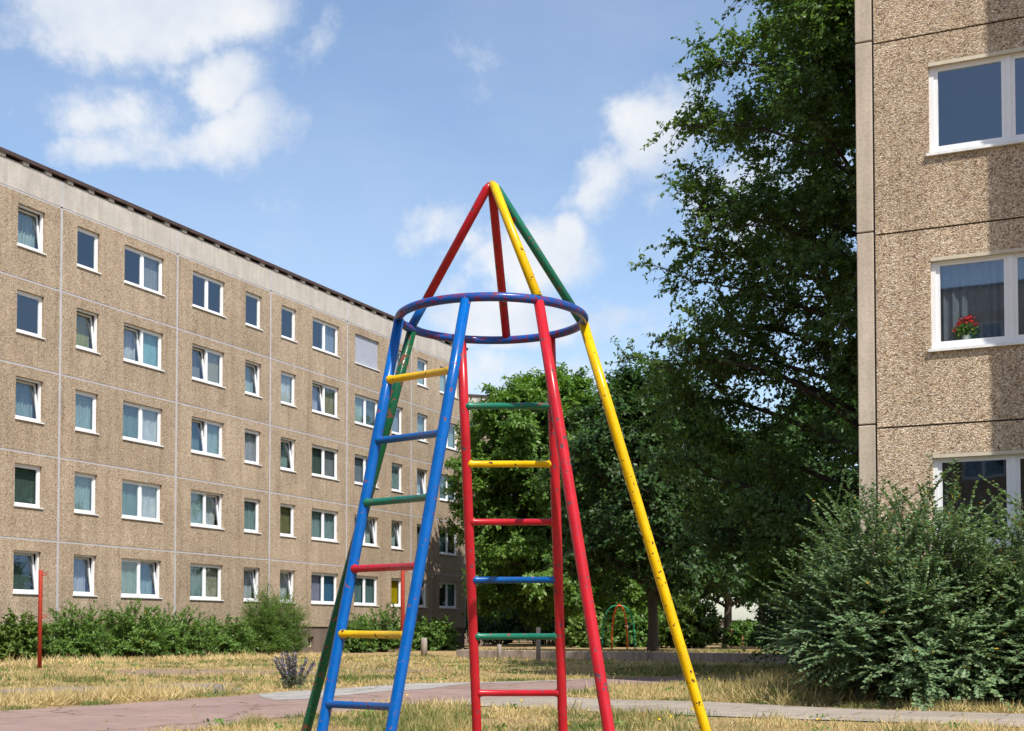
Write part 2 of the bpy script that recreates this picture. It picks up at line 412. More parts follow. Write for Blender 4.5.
def window(root, a, b, zc, zd, leaves, dep=.13, label=None, simple=False, proud=.045, sillm=None):
    """leaves: list of (curtain key, tilted)"""
    fw = .065; f = MB()
    f.box(a, a+fw, dep-.03, dep+.05, zc, zd); f.box(b-fw, b, dep-.03, dep+.05, zc, zd)
    f.box(a+fw, b-fw, dep-.03, dep+.05, zc, zc+fw); f.box(a+fw, b-fw, dep-.03, dep+.05, zd-fw, zd)
    n = len(leaves)
    W = (b-a-2*fw - (n-1)*.07)/n
    xs = [a+fw + i*(W+.07) for i in range(n)]
    for i in range(n-1): f.box(xs[i]+W, xs[i]+W+.07, dep-.028, dep+.048, zc+fw, zd-fw)
    fr = f.build('window', M['pvc'], root)
    if label: fr['label'] = label
    s = MB(); s.box(a-.035, b+.035, -proud, dep-.032, zc-.035, zc+.004)
    s.build('sill', M['sill'] if sillm is None else sillm, fr)
    shut = leaves[0][0] == 'S'
    if shut:
        q = MB(); z = zc+.02; i = 0
        while z < zd-.02:
            q.quad((a+.04, dep-.045-.006*(i % 2), z), (b-.04, dep-.045-.006*(i % 2), z), (b-.04, dep-.045-.006*((i+1) % 2), z+.03), (a+.04, dep-.045-.006*((i+1) % 2), z+.03)); z += .03; i += 1
        q.build('roller_shutter', M['shutter'], fr); return fr
    for x, (cu, tilt) in zip(xs, leaves):
        sw = .055; x1 = x+W; z0 = zc+fw; z1 = zd-fw
        rot = None
        piv = Vector((0, dep+.01, z0))
        if tilt: rot = Matrix.Translation(piv) @ Matrix.Rotation(R(-7.5), 4, 'X') @ Matrix.Translation(-piv)
        q = MB()
        y0, y1 = dep-.012, dep+.04
        q.box(x-.012, x+sw, y0, y1, z0-.012, z1+.012, 0, rot); q.box(x1-sw, x1+.012, y0, y1, z0-.012, z1+.012, 0, rot)
        q.box(x+sw, x1-sw, y0, y1, z0-.012, z0+sw, 0, rot); q.box(x+sw, x1-sw, y0, y1, z1-sw, z1+.012, 0, rot)
        q.build('sash', M['pvc'], fr)
        g = MB(); T = (lambda p: tuple(rot @ Vector(p))) if rot else (lambda p: p)
        yg = dep+.012
        g.quad(*[T(p) for p in ((x+sw, yg, z0+sw), (x1-sw, yg, z0+sw), (x1-sw, yg, z1-sw), (x+sw, yg, z1-sw))])
        g.build('pane', M['glass'], fr)
        if cu and cu != 'n':
            c = MB(); yc = dep+(.30 if tilt else .14); pl = cu in 'TWVPHR'
            nx = max(4, int(W*26)) if pl else 1
            top = z1+.05; bot = z0-.05
            ys = [yc + (.028*math.sin(i*1.9+x*7)+.012*math.sin(i*.7+x) if pl else 0) for i in range(nx+1)]
            for i in range(nx):
                p = x-.04+(W+.08)*i/nx; r_ = x-.04+(W+.08)*(i+1)/nx
                c.quad((p, ys[i], bot), (r_, ys[i+1], bot), (r_, ys[i+1], top), (p, ys[i], top))
            c.build('curtain' if pl else 'blind', M['cl_'+cu], fr)
    return fr

def shell(root, x0, x1, depth, ztop, mat, roomdepth=3.6, zs=(), fx0=None):
    """the gables, the back, the roof deck and the dark rooms behind the windows"""
    b = MB(); e = .06
    b.quad((x0, e, 0), (x0, depth, 0), (x0, depth, ztop), (x0, e, ztop))
    b.quad((x1, depth, 0), (x1, e, 0), (x1, e, ztop), (x1, depth, ztop))
    b.quad((x1, depth, 0), (x0, depth, 0), (x0, depth, ztop), (x1, depth, ztop))
    b.build('wall', mat, root)
    r = MB(); r.quad((x0+.01, e+.06, ztop-.02), (x1-.01, e+.06, ztop-.02), (x1-.01, depth-.02, ztop-.02), (x0+.01, depth-.02, ztop-.02))
    r.build('roof', M['roof_edge'], root)
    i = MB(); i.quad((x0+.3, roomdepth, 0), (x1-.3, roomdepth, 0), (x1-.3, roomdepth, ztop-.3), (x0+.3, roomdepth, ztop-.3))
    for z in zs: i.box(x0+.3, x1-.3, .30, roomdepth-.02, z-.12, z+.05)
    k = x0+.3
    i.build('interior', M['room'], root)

ZJ = [1.10+2.8*i for i in range(6)]       # 1.04 .. 15.04

# ---- left block
rotL = math.atan2(DIRX[1], DIRX[0])
LB = thing('apartment_building', 'long brown prefab apartment block with white windows in five rows, left of the climbing frame', 'building', (LO[0]-.06, LO[1], 0), rotL)
edges = [-15.44, -9.44, -3.44, 2.56, 8.56, 14.56, 20.56, 26.56, 32.56]
cols = {'A1': (16, 43.5), 'B1': (76, 98.8), 'B2': (123.7, 163.5), 'C1': (192.4, 225), 'C2': (245.8, 262), 'D1': (281.8, 297), 'D2': (313.2, 340), 'E1': (356, 380), 'E2': (393, 404.2), 'F1': (418.4, 429), 'F2': (441, 459.5)}
CX = {k: (tl(a)-.05, tl(b)-.05) for k, (a, b) in cols.items()}
CX['A0'] = (-2.55, -.42); CX['Z2'] = (-5.7, -4.65); CX['Z1'] = (-8.6, -6.5)
ptl = {0: [], 1: ['Z1', 'Z2'], 2: ['A0', 'A1'], 3: ['B1', 'B2'], 4: ['C1', 'C2'], 5: ['D1', 'D2'], 6: ['E1', 'E2'], 7: ['F1', 'F2']}
n_, T_ = False, True
WIN = {  # from the ground floor up; (curtain, tilted)
 'A1': [[('D', 1)], [('D', 0)], [('T', 1)], [('n', 0)], [('P', 1)]],
 'B1': [[('V', 1)], [('T', 0)], [('T', 0)], [('Y', 1)], [('n', 0)]],
 'B2': [[('T', 0), ('T', 1)], [('H', 0), ('W', 0)], [('H', 0), ('W', 0)], [('W', 1), ('Q', 0)], [('n', 0), ('G', 0)]],
 'C1': [[('H', 0), ('B', 0)], [('T', 0), ('W', 1)], [('H', 1), ('T', 0)], [('G', 1), ('B', 0)], [('n', 0), ('n', 0)]],
 'C2': [[('W', 1)], [('T', 0)], [('V', 0)], [('P', 1)], [('n', 0)]],
 'D1': [[('W', 1)], [('O', 0)], [('T', 1)], [('W', 0)], [('n', 0)]],
 'D2': [[('L', 0), ('U', 0)], [('T', 0), ('T', 0)], [('D', 0), ('G', 0)], [('V', 1), ('B', 0)], [('n', 0), ('C', 0)]],
 'E1': [[('H', 0), ('H', 0)], [('P', 0), ('P', 1)], [('C', 0), ('T', 0)], [('P', 0), ('D', 0)], [('S', 0)]],
 'E2': [[('E', 0)], [('P', 1)], [('T', 0)], [('C', 0)], [('P', 0)]],
 'F1': [[('P', 1)], [('H', 0)], [('P', 1)], [('T', 0)], [('P', 0)]],
 'F2': [[('n', 0), ('H', 0)], [('H', 0), ('n', 0)], [('H', 0), ('n', 0)], [('P', 1), ('T', 0)], [('P', 0), ('P', 0)]],
 'A0': [[('T', 0), ('W', 0)]]*5, 'Z1': [[('W', 0), ('T', 0)]]*5, 'Z2': [[('T', 0)]]*5,
}
pan = []
for i in range(8):
    for k in range(5):
        ops = [(CX[c][0], CX[c][1], ZJ[k]+1.05, ZJ[k]+2.42) for c in ptl[i]]
        pan.append((edges[i], edges[i+1], ZJ[k], ZJ[k+1], ops))
facade(LB, pan, M['agg_far'], .064, M['joint_light'], .008, edges[0], edges[-1], ZJ[0], ZJ[5], vgap=.11)
par = MB()
for i in range(8): par.box(edges[i]+.02, edges[i+1]-.02, 0, .22, ZJ[5]+.035, 16.02)
par.build('parapet', M['parapet'], LB)
for e in edges:
    pj = MB(); pj.box(e-.05, e+.05, -.004, .05, ZJ[5]+.04, 16.0); pj.build('parapet_joint', M['joint_light'], LB)
pb = MB(); pb.box(-.13, .13, -.035, .16, 16.02, 16.13); x = edges[0]+.35; br0 = pb.build('roof_bracket', M['bracket'], LB, (x, 0, 0))
while x < edges[-1]-1.1:
    x += 1.0; c_ = br0.copy(); C.objects.link(c_); c_.parent = LB; c_.location = (x, 0, 0)
re_ = MB(); re_.box(edges[0]-.1, edges[-1]+.15, -.07, .5, 16.13, 16.23); re_.box(edges[0]-.1, edges[-1]+.15, -.085, -.07, 16.12, 16.245); re_.build('roof_edge', M['roof_edge'], LB)
gb = MB(); gb.quad((edges[0], .17, 16.0), (edges[-1], .17, 16.0), (edges[-1], .17, 16.14), (edges[0], .17, 16.14)); gb.build('roof_gap_board', M['joint_dark'], LB)
plb = MB(); bx0 = tl(310.5); bx1 = tl(316.5)
for (a, b) in ((edges[0], bx0), (bx1, edges[-1])): plb.quad((a, .05, -.3), (b, .05, -.3), (b, .05, ZJ[0]+.05), (a, .05, ZJ[0]+.05))
plb.quad((bx0, .05, -.3), (bx1, .05, -.3), (bx1, .05, .25), (bx0, .05, .25)); plb.quad((bx0, .05, .70), (bx1, .05, .70), (bx1, .05, ZJ[0]+.05), (bx0, .05, ZJ[0]+.05))
for (P, Q) in (((bx0, .25), (bx0, .7)), ((bx1, .7), (bx1, .25)), ((bx0, .7), (bx1, .7)), ((bx1, .25), (bx0, .25))):
    plb.quad((P[0], .05, P[1]), (Q[0], .05, Q[1]), (Q[0], .3, Q[1]), (P[0], .3, P[1]))
plb.build('plinth', M['plinth'], LB)
bw = MB(); bw.box(bx0, bx1, .2, .24, .25, .29); bw.box(bx0, bx1, .2, .24, .66, .70); bw.box(bx0, bx0+.04, .2, .24, .29, .66); bw.box(bx1-.04, bx1, .2, .24, .29, .66); bw.box((bx0+bx1)/2-.02, (bx0+bx1)/2+.02, .2, .24, .29, .66)
bwo = bw.build('basement_window', M['frame_conc'], LB)
bp = MB(); bp.quad((bx0, .25, .25), (bx1, .25, .25), (bx1, .25, .7), (bx0, .25, .7)); bp.build('pane', M['joint_dark'], bwo)
for c in WIN:
    for k in range(5):
        lv = WIN[c][k]
        lab = None
        if lv[0][0] == 'S': lab = 'window closed by a grey roller shutter'
        if lv[0][0] == 'E': lab = 'window with a bright yellow blind'
        if lv[0][0] == 'Y': lab = 'tilted window with a yellow green blind'
        window(LB, CX[c][0], CX[c][1], ZJ[k]+1.05, ZJ[k]+2.42, lv, label=lab)
shell(LB, edges[0], edges[-1], 12.0, 16.0, M['agg_far'], 3.6, ZJ)

# ---- right block (corner of a second block close by)
RO = np.array([5.265, 19.0]); RX = np.array([.9077, -.4195])
RB = thing('apartment_building', 'near corner of a pebble faced apartment block with a red geranium in its window', 'building', (RO[0], RO[1], 0), math.atan2(RX[1], RX[0]))
redges = [-.035, 5.965, 11.965, 17.965]
pan = []
RWX = [(.735, 2.86), (3.9, 4.95)]
for i in range(3):
    for k in range(5):
        sh = 0 if i != 1 else 6.0
        ops = [(a+6.0*i, b+6.0*i, ZJ[k]+.99, ZJ[k]+2.31) for a, b in RWX] if i != 9 else []
        if i == 0: ops = ops[:1]
        pan.append((redges[i], redges[i+1], ZJ[k]-.075, ZJ[k+1]-.075, ops))
facade(RB, pan, M['agg_near'], .026, M['joint_dark'], .03, redges[0], redges[-1], ZJ[0]-.075, ZJ[5]-.075)
cs = MB()
for k in range(-1, 6):
    z0 = max(0, 1.04+2.8*k+.02+.035); z1 = 1.04+2.8*(k+1)+.035 if k < 5 else 16.0
    cs.box(-.29, -.052, .012, .3, z0, z1)
cs.build('corner_panel', M['edge_conc'], RB, bevel=.012)
cj = MB(); cj.box(-.28, -.02, .034, .28, 0, 15.9); cj.build('corner_joint', M['joint_dark'], RB)
pp = MB(); pp.box(-.03, 18, .05, .3, -.3, ZJ[0]-.05); pp.build('plinth', M['plinth'], RB)
pr = MB(); pr.box(-.29, 18, 0, .25, ZJ[5]-.055, 16.02); pr.build('parapet', M['parapet'], RB)
rr_ = MB(); rr_.box(-.35, 18.1, -.2, .5, 16.16, 16.3); rr_.build('roof_edge', M['roof_edge'], RB)
RW = {1: [('n', 0), ('n', 0)], 2: [('W', 0), ('W', 0)], 3: [('n', 0), ('n', 0)], 4: [('W', 0), ('W', 0)], 0: [('n', 0), ('n', 0)]}
tr = MB()
RW = {0: [('n', 0), ('n', 0)], 1: [('R', 0), ('R', 0)], 2: [('n', 0), ('n', 0)], 3: [('W', 0), ('W', 0)], 4: [('W', 0), ('n', 0)]}
M['cl_R'] = clothmat('cloth_R', (.22, .24, .29), True, .3)
def window_r(a, b, k, lv): 
    return window(RB, a, b, ZJ[k]+.99, ZJ[k]+2.31, lv, dep=.085, proud=.05)
_old = window
for i in range(3):
    for q, (a, b) in enumerate(RWX):
        if i == 0 and q: continue
        for k in range(5):
            lv = RW[k] if q == 0 else RW[k][:1]
            lv = [(('W' if c == 'R' and i else c), t) for c, t in lv]
            wo = window_r(a+6*i, b+6*i, k, lv); tr = MB()
            # pale concrete lintel strip at the head of the opening
            tr.box(a+6*i+.002, b+6*i-.002, -.006, .05, ZJ[k]+2.252, ZJ[k]+2.305); tr.build('lintel_strip', M['frame_conc'], wo)
shell(RB, -.29, 18.0, 12.0, 16.0, M['agg_near'], 3.2, ZJ)
# stair tower that stands forward of the facade just outside the picture and throws the shadow on it
wg = MB(); wg.box(4.02, 9.0, -2.0, -.004, 0, 16.4); wg.build('stair_tower', M['agg_near'], RB)

# ---- distant block behind the trees, and the block across the lawn that is mirrored in the near windows
def block(label, x, y, ang, npan, dz):
    DB = thing('apartment_building', label, 'building', (x, y, 0), ang)
    de = [6*i for i in range(npan+1)]; E = de[-1]
    dp = [(de[i], de[i+1], dz[k], dz[k+1], [(de[i]+.6, de[i]+2.4, dz[k]+.95, dz[k]+2.3), (de[i]+3.5, de[i]+5.3, dz[k]+.95, dz[k]+2.3)]) for i in range(npan) for k in range(5)]
    facade(DB, dp, M['agg_far'], .08, M['joint_light'], .01, 0, E, dz[0], dz[5])
    m = MB(); m.box(0, E, .05, .3, 0, dz[0]-.04); m.build('plinth', M['plinth'], DB)
    m = MB(); m.box(0, E, 0, .25, dz[5]+.04, dz[5]+1.0); m.build('parapet', M['parapet'], DB)
    m = MB(); m.box(-.1, E+.1, -.1, .5, dz[5]+1.0, dz[5]+1.12); m.build('roof_edge', M['roof_edge'], DB)
    f = MB(); b = 1.8; zd = 1.35
    for X in ((0, .1), (.85, .95), (b-.1, b)): f.box(X[0], X[1], .1, .16, 0, zd)
    for X in ((.1, .85), (.95, b-.1)): f.box(X[0], X[1], .1, .16, 0, .1); f.box(X[0], X[1], .1, .16, zd-.1, zd)
    g = MB(); g.quad((.05, .13, .05), (b-.05, .13, .05), (b-.05, .13, zd-.05), (.05, .13, zd-.05))
    w0 = g0 = None
    for i in range(npan):
        for k in range(5):
            for a in (de[i]+.6, de[i]+3.5):
                L_ = (a, 0, dz[k]+.95)
                if w0 is None: w0 = f.build('window', M['pvc'], DB, L_); g0 = g.build('pane', M['glass'], w0); continue
                w = w0.copy(); C.objects.link(w); w.parent = DB; w.location = L_; q = g0.copy(); C.objects.link(q); q.parent = w
    shell(DB, 0, E, 11, dz[5]+.9, M['agg_far'], 3.2, dz)
block('far apartment block glimpsed through the gaps below the tree crowns', -4.6, 92.0, math.atan2(11, 34), 3, [1.9+2.9*i for i in range(6)])
_p = RO+np.array([-.4195, -.9077])*42+RX*14
block('apartment block across the lawn behind the viewer, mirrored in the near windows', _p[0], _p[1], math.atan2(RX[1], RX[0])+math.pi, 10, ZJ)

# ------------------------------------------------------------------ ground
def groundmat(name, stops, scale=2.2, fine=60, b_=.03):
    m, nt, b = newmat(name); v = coord(nt)
    n1 = noise(nt, v, scale*.25, 6, .62); n2 = noise(nt, v, fine, 4, .7); n3 = noise(nt, v, scale*2.5, 5, .6)
    r = ramp(nt, n1.outputs['Fac'], stops)
    e2 = ramp(nt, n2.outputs['Fac'], [(.28, (.55, .52, .5)), (.72, (1.35, 1.33, 1.28))])
    e3 = ramp(nt, n3.outputs['Fac'], [(.3, (.78, .77, .74)), (.7, (1.18, 1.16, 1.12))])
    c = mix(nt, 1, mix(nt, 1, r.outputs[0], e2.outputs[0], 'MULTIPLY'), e3.outputs[0], 'MULTIPLY')
    lk(nt, c, b.inputs['Base Color']); val(b.inputs['Roughness'], .95); val(b.inputs['Specular IOR Level'], .1)
    bump(nt, b, n2.outputs['Fac'], .8, b_)
    return m
M['soil'] = groundmat('dry_lawn_soil', [(.30, (.27, .215, .12)), (.42, (.36, .27, .13)), (.52, (.30, .22, .13)), (.62, (.40, .30, .15)), (.72, (.23, .21, .09))])
M['gravel'] = groundmat('bare_gravel', [(.3, (.24, .205, .19)), (.7, (.33, .285, .265))], 3, 90, .02)
M['bare'] = groundmat('bare_soil', [(.3, (.22, .165, .125)), (.7, (.30, .225, .17))], 3, 70, .02)

def pathmat(name, c, slab=None, crackw=.012, cracks=True):
    m, nt, b = newmat(name); v = coord(nt)
    n1 = noise(nt, v, .8, 7, .65); n2 = noise(nt, v, 110, 3, .7); n3 = noise(nt, v, 5, 5, .65)
    r = ramp(nt, n1.outputs['Fac'], [(.3, tuple(x*.82 for x in c)), (.7, tuple(x*1.15 for x in c))])
    e2 = ramp(nt, n2.outputs['Fac'], [(.28, (.72, .72, .72)), (.72, (1.22, 1.22, 1.22))])
    e3 = ramp(nt, n3.outputs['Fac'], [(.3, (.86, .85, .84)), (.7, (1.1, 1.09, 1.08))])
    cc = mix(nt, 1, mix(nt, 1, r.outputs[0], e2.outputs[0], 'MULTIPLY'), e3.outputs[0], 'MULTIPLY')
    if cracks:
        wn = noise(nt, v, 3, 4); vv = nd(nt, 'ShaderNodeVectorMath', operation='MULTIPLY_ADD'); lk(nt, wn.outputs['Color'], vv.inputs[0]); vv.inputs[1].default_value = (.5, .5, .5); lk(nt, v, vv.inputs[2])
        vo = nd(nt, 'ShaderNodeTexVoronoi', feature='DISTANCE_TO_EDGE'); val(vo.inputs['Scale'], .5); lk(nt, vv.outputs[0], vo.inputs['Vector'])
        e = ramp(nt, vo.outputs['Distance'], [(crackw*.5, (.5, .44, .36)), (crackw, (1, 1, 1))])
        cc = mix(nt, 1, cc, e.outputs[0], 'MULTIPLY')
    if slab:
        br = nd(nt, 'ShaderNodeTexBrick'); mp = nd(nt, 'ShaderNodeMapping'); mp.inputs['Rotation'].default_value = (0, 0, slab[2]); lk(nt, v, mp.inputs['Vector']); lk(nt, mp.outputs[0], br.inputs['Vector'])
        val(br.inputs['Scale'], 1); val(br.inputs['Mortar Size'], .013); val(br.inputs['Brick Width'], slab[0]); val(br.inputs['Row Height'], slab[1]); val(br.inputs['Mortar Smooth'], .3)
        br.inputs['Color1'].default_value = (1, 1, 1, 1); br.inputs['Color2'].default_value = (.86, .86, .85, 1); br.inputs['Mortar'].default_value = (.48, .44, .36, 1)
        cc = mix(nt, 1, cc, br.outputs['Color'], 'MULTIPLY')
    lk(nt, cc, b.inputs['Base Color']); val(b.inputs['Roughness'], .9); val(b.inputs['Specular IOR Level'], .2)
    bump(nt, b, n2.outputs['Fac'], .5, .006)
    return m
M['redpath'] = pathmat('red_asphalt', (.262, .187, .163))
M['greypath'] = pathmat('concrete_slabs', (.32, .28, .235), (1.0, .5, R(26)), .01, False)
M['greyedge'] = pathmat('grey_asphalt', (.31, .295, .28), None, .01)

def inpoly(P, poly):
    x, y = P[:, 0], P[:, 1]; r = np.zeros(len(P), bool); n = len(poly)
    for i in range(n):
        x0, y0 = poly[i]; x1, y1 = poly[(i+1) % n]
        c = ((y0 > y) != (y1 > y)) & (x < (x1-x0)*(y-y0)/(y1-y0+1e-12)+x0); r ^= c
    return r

def ragged(poly, step=.25, amp=.10, seed=1):
    rg = np.random.RandomState(seed); out = []
    n = len(poly)
    for i in range(n):
        a = np.array(poly[i]); b = np.array(poly[(i+1) % n]); L = np.linalg.norm(b-a); k = max(1, int(L/step))
        d = (b-a)/max(L, 1e-6); nrm = np.array([-d[1], d[0]])
        for j in range(k):
            p = a+(b-a)*j/k
            o = (vnoise(np.array([[p[0]*1.1, p[1]*1.1, seed]]))[0]-.5)*2*amp + (rg.rand()-.5)*amp*.6
            out.append(p+nrm*o)
    return out
def sheet(name, poly, z, mat):
    from mathutils.geometry import tessellate_polygon
    pts = [Vector((p[0], p[1], z)) for p in poly]
    tris = tessellate_polygon([pts])
    me = bpy.data.meshes.new(name); me.from_pydata([tuple(p) for p in pts], [], [tuple(t) for t in tris]); me.update()
    for p in me.polygons:
        if p.normal.z < 0: p.flip()
    o = link(name, me, mat); return tag(o, kind='structure')

gm = MB(); gm.quad((-400, -200, 0), (400, -200, 0), (400, 700, 0), (-400, 700, 0)); tag(gm.build('ground', M['soil']), kind='structure')

red = [gr(*p) for p in [(-260, 734), (-120, 721), (0, 711.3), (73, 706.6), (150, 702.5), (202, 698.6), (256, 694.7), (300, 691.6), (340, 689), (380, 686), (403, 684.3), (470, 683), (540, 681.2), (610, 678.2), (700, 677), (800, 676.5), (900, 676.5),
       (900, 682), (800, 682.5), (700, 683.5), (640, 685.6), (600, 688.5), (577, 692), (560, 697.5), (480, 701), (440, 703.5), (400, 706), (300, 716), (220, 726), (150, 734), (0, 749), (-200, 770)]]
red = ragged(red, .3, .09, 2)
sheet('red_path', red, .004, M['redpath'])
edg = [gr(*p) for p in [(256, 694.7), (300, 691.3), (340, 688.7), (380, 685.7), (403, 684), (470, 682.7), (540, 681), (610, 678), (610, 678.6), (540, 682), (467, 684.2), (427, 688.8), (380, 692), (345, 695), (318, 698.5), (290, 700.5), (272, 700.6)]]
edg = ragged(edg, .22, .11, 4)
sheet('grey_path', edg, .008, M['greyedge'])
con = [gr(*p) for p in [(430, 702.5), (480, 698.3), (560, 697.8), (612, 700.6), (690, 702), (760, 705), (825, 708.6), (890, 711), (1024, 714.7), (1200, 719), (1600, 730), (1600, 748), (1200, 735), (1024, 728), (890, 723), (760, 718.6), (690, 716), (610, 713), (540, 709), (470, 706.5)]]
con = ragged(con, .25, .05, 6)
sheet('footpath', con, .012, M['greypath'])
gv = [ragged([gr(*p) for p in q], .3, .25, i+11) for i, q in enumerate([
    [(-60, 691), (10, 689), (60, 687.5), (150, 686), (180, 684), (230, 684.8), (246, 690), (205, 696), (150, 694.5), (70, 694), (20, 693.5), (-60, 696)]])]
for q in gv: sheet('gravel_strip', q, .004, M['gravel'])
bare = [ragged([gr(*p) for p in q], .5, .4, i+21) for i, q in enumerate([
    [(95, 672.3), (140, 669), (200, 669), (290, 671), (335, 674), (260, 676.5), (180, 675.5), (110, 676.5)],
    [(345, 670.5), (420, 669), (470, 670.3), (410, 672.8)]])]
for q in bare: sheet('bare_soil', q, .004, M['bare'])

# low wall and the terrace behind it
W0 = np.array([-1.95, 46.2]); W1 = np.array([8.6, 37.0]); wd = norm(W1-W0); wn = np.array([-wd[1], wd[0]])
if wn[1] < 0: wn = -wn
TZ = .22
tp = [W0+wn*.1, W1+wn*.1, np.array([70, 60]), np.array([70, 160]), np.array([1.5, 160]), np.array([-1.5, 72])]
sheet('playground_terrace', tp, TZ, M['soil'])
M['wallc'] = concrete('old_concrete_wall', (.36, .30, .25), .25, 22)
rtw = math.atan2(wd[1], wd[0])
LW = thing('low_wall', 'low weathered concrete retaining wall across the back of the lawn', 'wall', (W0[0], W0[1], 0), rtw)
L = np.linalg.norm(W1-W0); nb = 8
for i in range(nb):
    b = MB(); b.box(L*i/nb+.008, L*(i+1)/nb-.008, 0, .2, -.1, .285+.006*math.sin(i*2.1)); b.build('wall_block', M['wallc'], LW, bevel=.015)
M['post'] = concrete('bollard_concrete', (.33, .285, .25), .2, 25)
def post(px, pb, h, r, label, white=False):
    p = gr(px, pb)
    m = MB(); m.tube([(0, 0, -.1), (0, 0, h-.02), (0, 0, h)], [r, r*.98, r*.9], 14); 
    o = m.build('concrete_post', M['post'], None, (p[0], p[1], 0)); tag(o, label, 'post', 'old concrete posts along the lawn')
    return o
post(424, 655.7, .68, .125, 'round concrete bollard in front of the leafy shrub near the end of the long block')
post(499.3, 660, .50, .075, 'short thin concrete post before the low wall, seen between the red ladder rails')
post(538.4, 661, 1.05, .075, 'tall thin concrete post before the low wall, beside the right red ladder rail')

# ------------------------------------------------------------------ climbing frame
M['p_blue'] = paint('blue_paint', (.001, .088, .34), .035, (.20, .05, .03), (.03, .02, .12), -.02)
M['p_ring'] = paint('ring_paint', (.006, .062, .27), .045, (.17, .03, .02), (.16, .014, .04), .10)
M['p_red'] = paint('red_paint', (.40, .013, .022), .06, (.07, .05, .06), (.30, .02, .05), -.02)
M['p_yel'] = paint('yellow_paint', (.64, .39, .002), .05, (.05, .025, .012))
M['p_grn'] = paint('green_paint', (.003, .072, .03), .09, (.13, .04, .025))
M['p_grn2'] = paint('faded_green_paint', (.012, .135, .085), .06, (.22, .04, .04), (.22, .06, .06), -.03)
M['p_bluer'] = paint('worn_blue_paint', (.002, .078, .28), .05, (.18, .03, .03), (.10, .03, .09), .03)
FC = np.array([-.123, 8.0]); RZ = at(491.5, 320, 8.0)[2]; RR = .56; APEX = at(491.5, 186, 8.0)
CF = thing('playground_rocket', 'rocket shaped playground climbing frame of red, blue, yellow and green painted tubes', 'climbing frame', (FC[0], FC[1], 0))
off = (FC[0], FC[1], 0)
def ringpt(px, near):
    # point of the ring seen in image column px, on its near or far side
    best = None
    for a in np.linspace(0, 2*math.pi, 1441):
        p = np.array([FC[0]+RR*math.cos(a), FC[1]+RR*math.sin(a), RZ])
        if (math.sin(a) < 0) != near: continue
        q = 512+F*p[0]/p[1]
        if best is None or abs(q-px) < best[0]: best = (abs(q-px), p, a)
    return best[1], best[2]
def leg(px, near, pxb, D, mat, label, r=.032):
    p, a = ringpt(px, near)
    d = ray(pxb, 731)
    Yb = p[1] + D*math.sin(a) if not isinstance(D, tuple) else p[1]+D[1]
    b = at(pxb, 731, Yb)
    p = np.array([p[0], p[1], RZ-.012])
    dirv = (b-p); k = (-.15-p[2])/dirv[2]
    e = p+dirv*k
    m = MB(); m.tube([p, p+dirv*.25, b, e], [r*.94, r, r, r], 18); o = m.shift(off).build('leg', mat, CF); o['label'] = label
    return p, e
# foot displacement: ladders lean outward as a pair, single legs radially
Lb1 = leg(398, True, 322, (0, -.31), M['p_blue'], 'blue rail of the left ladder, outer side')
Lb2 = leg(465.4, True, 391, (0, -.30), M['p_blue'], 'blue rail of the left ladder, inner side')
Lg = leg(411, False, 306, .80, M['p_grn'], 'dark green leg')
Lr = leg(539, True, 609, .60, M['p_red'], 'red front leg')
Ly = leg(584, False, 706, .70, M['p_yel'], 'yellow leg')
Lk1 = leg(461, False, 477, (0, .42), M['p_red'], 'red rail of the back ladder, left side')
Lk2 = leg(551, False, 563, (0, .44), M['p_red'], 'red rail of the back ladder, right side')
rg = MB(); rg.tube([(RR*math.cos(a), RR*math.sin(a), RZ) for a in np.linspace(0, 2*math.pi, 96, endpoint=False)], .026, 16, closed=True)
rg.build('ring', M['p_ring'], CF)['label'] = 'blue ring with red paint showing through'
def zat(p, e, py):                         # where along p-e the picture row is py
    lo, hi = 0., 1.
    for _ in range(50):
        t = (lo+hi)/2; q = p+(e-p)*t
        c, s = math.cos(PITCH), math.sin(PITCH); dz_ = q[2]-EYE; y_ = q[1]*c+dz_*s; z_ = -q[1]*s+dz_*c
        r_ = PY0-F*z_/y_
        if r_ < py: lo = t
        else: hi = t
    return p+(e-p)*t
def rung(A, B, pya, pyb, mat, label, r):
    a = zat(*A, pya); b = zat(*B, pyb)
    L_ = np.linalg.norm(b-a); u_ = (b-a)/L_; m = MB(); m.tube([a, a+u_*.034, a+u_*.041, a+u_*.048, b-u_*.048, b-u_*.041, b-u_*.034, b], [r*1.28, r*1.28, r*1.18, r, r, r*1.18, r*1.28, r*1.28], 14); o = m.shift(off).build('rung', mat, CF); o['label'] = label
for ya, yb, mt, lb in ((380, 370, 'p_yel', 'yellow rung, top of the left ladder'), (441, 433, 'p_bluer', 'blue rung, second of the left ladder'), (503, 497, 'p_grn2', 'green rung of the left ladder'),
                       (569, 566, 'p_red', 'red rung of the left ladder'), (634, 635, 'p_yel', 'yellow rung, low on the left ladder'), (704, 707, 'p_bluer', 'blue rung, lowest of the left ladder')):
    rung(Lb1, Lb2, ya, yb, M[mt], lb, .0215)
for y, mt, lb in ((406, 'p_grn2', 'green rung, top of the back ladder'), (464, 'p_yel', 'yellow rung of the back ladder'), (522, 'p_red', 'red rung of the back ladder, middle'), (580, 'p_bluer', 'blue rung of the back ladder'),
                  (636.5, 'p_grn2', 'green rung, low on the back ladder'), (693, 'p_red', 'red rung, lowest of the back ladder')):
    rung(Lk1, Lk2, y, y, M[mt], lb, .0215)
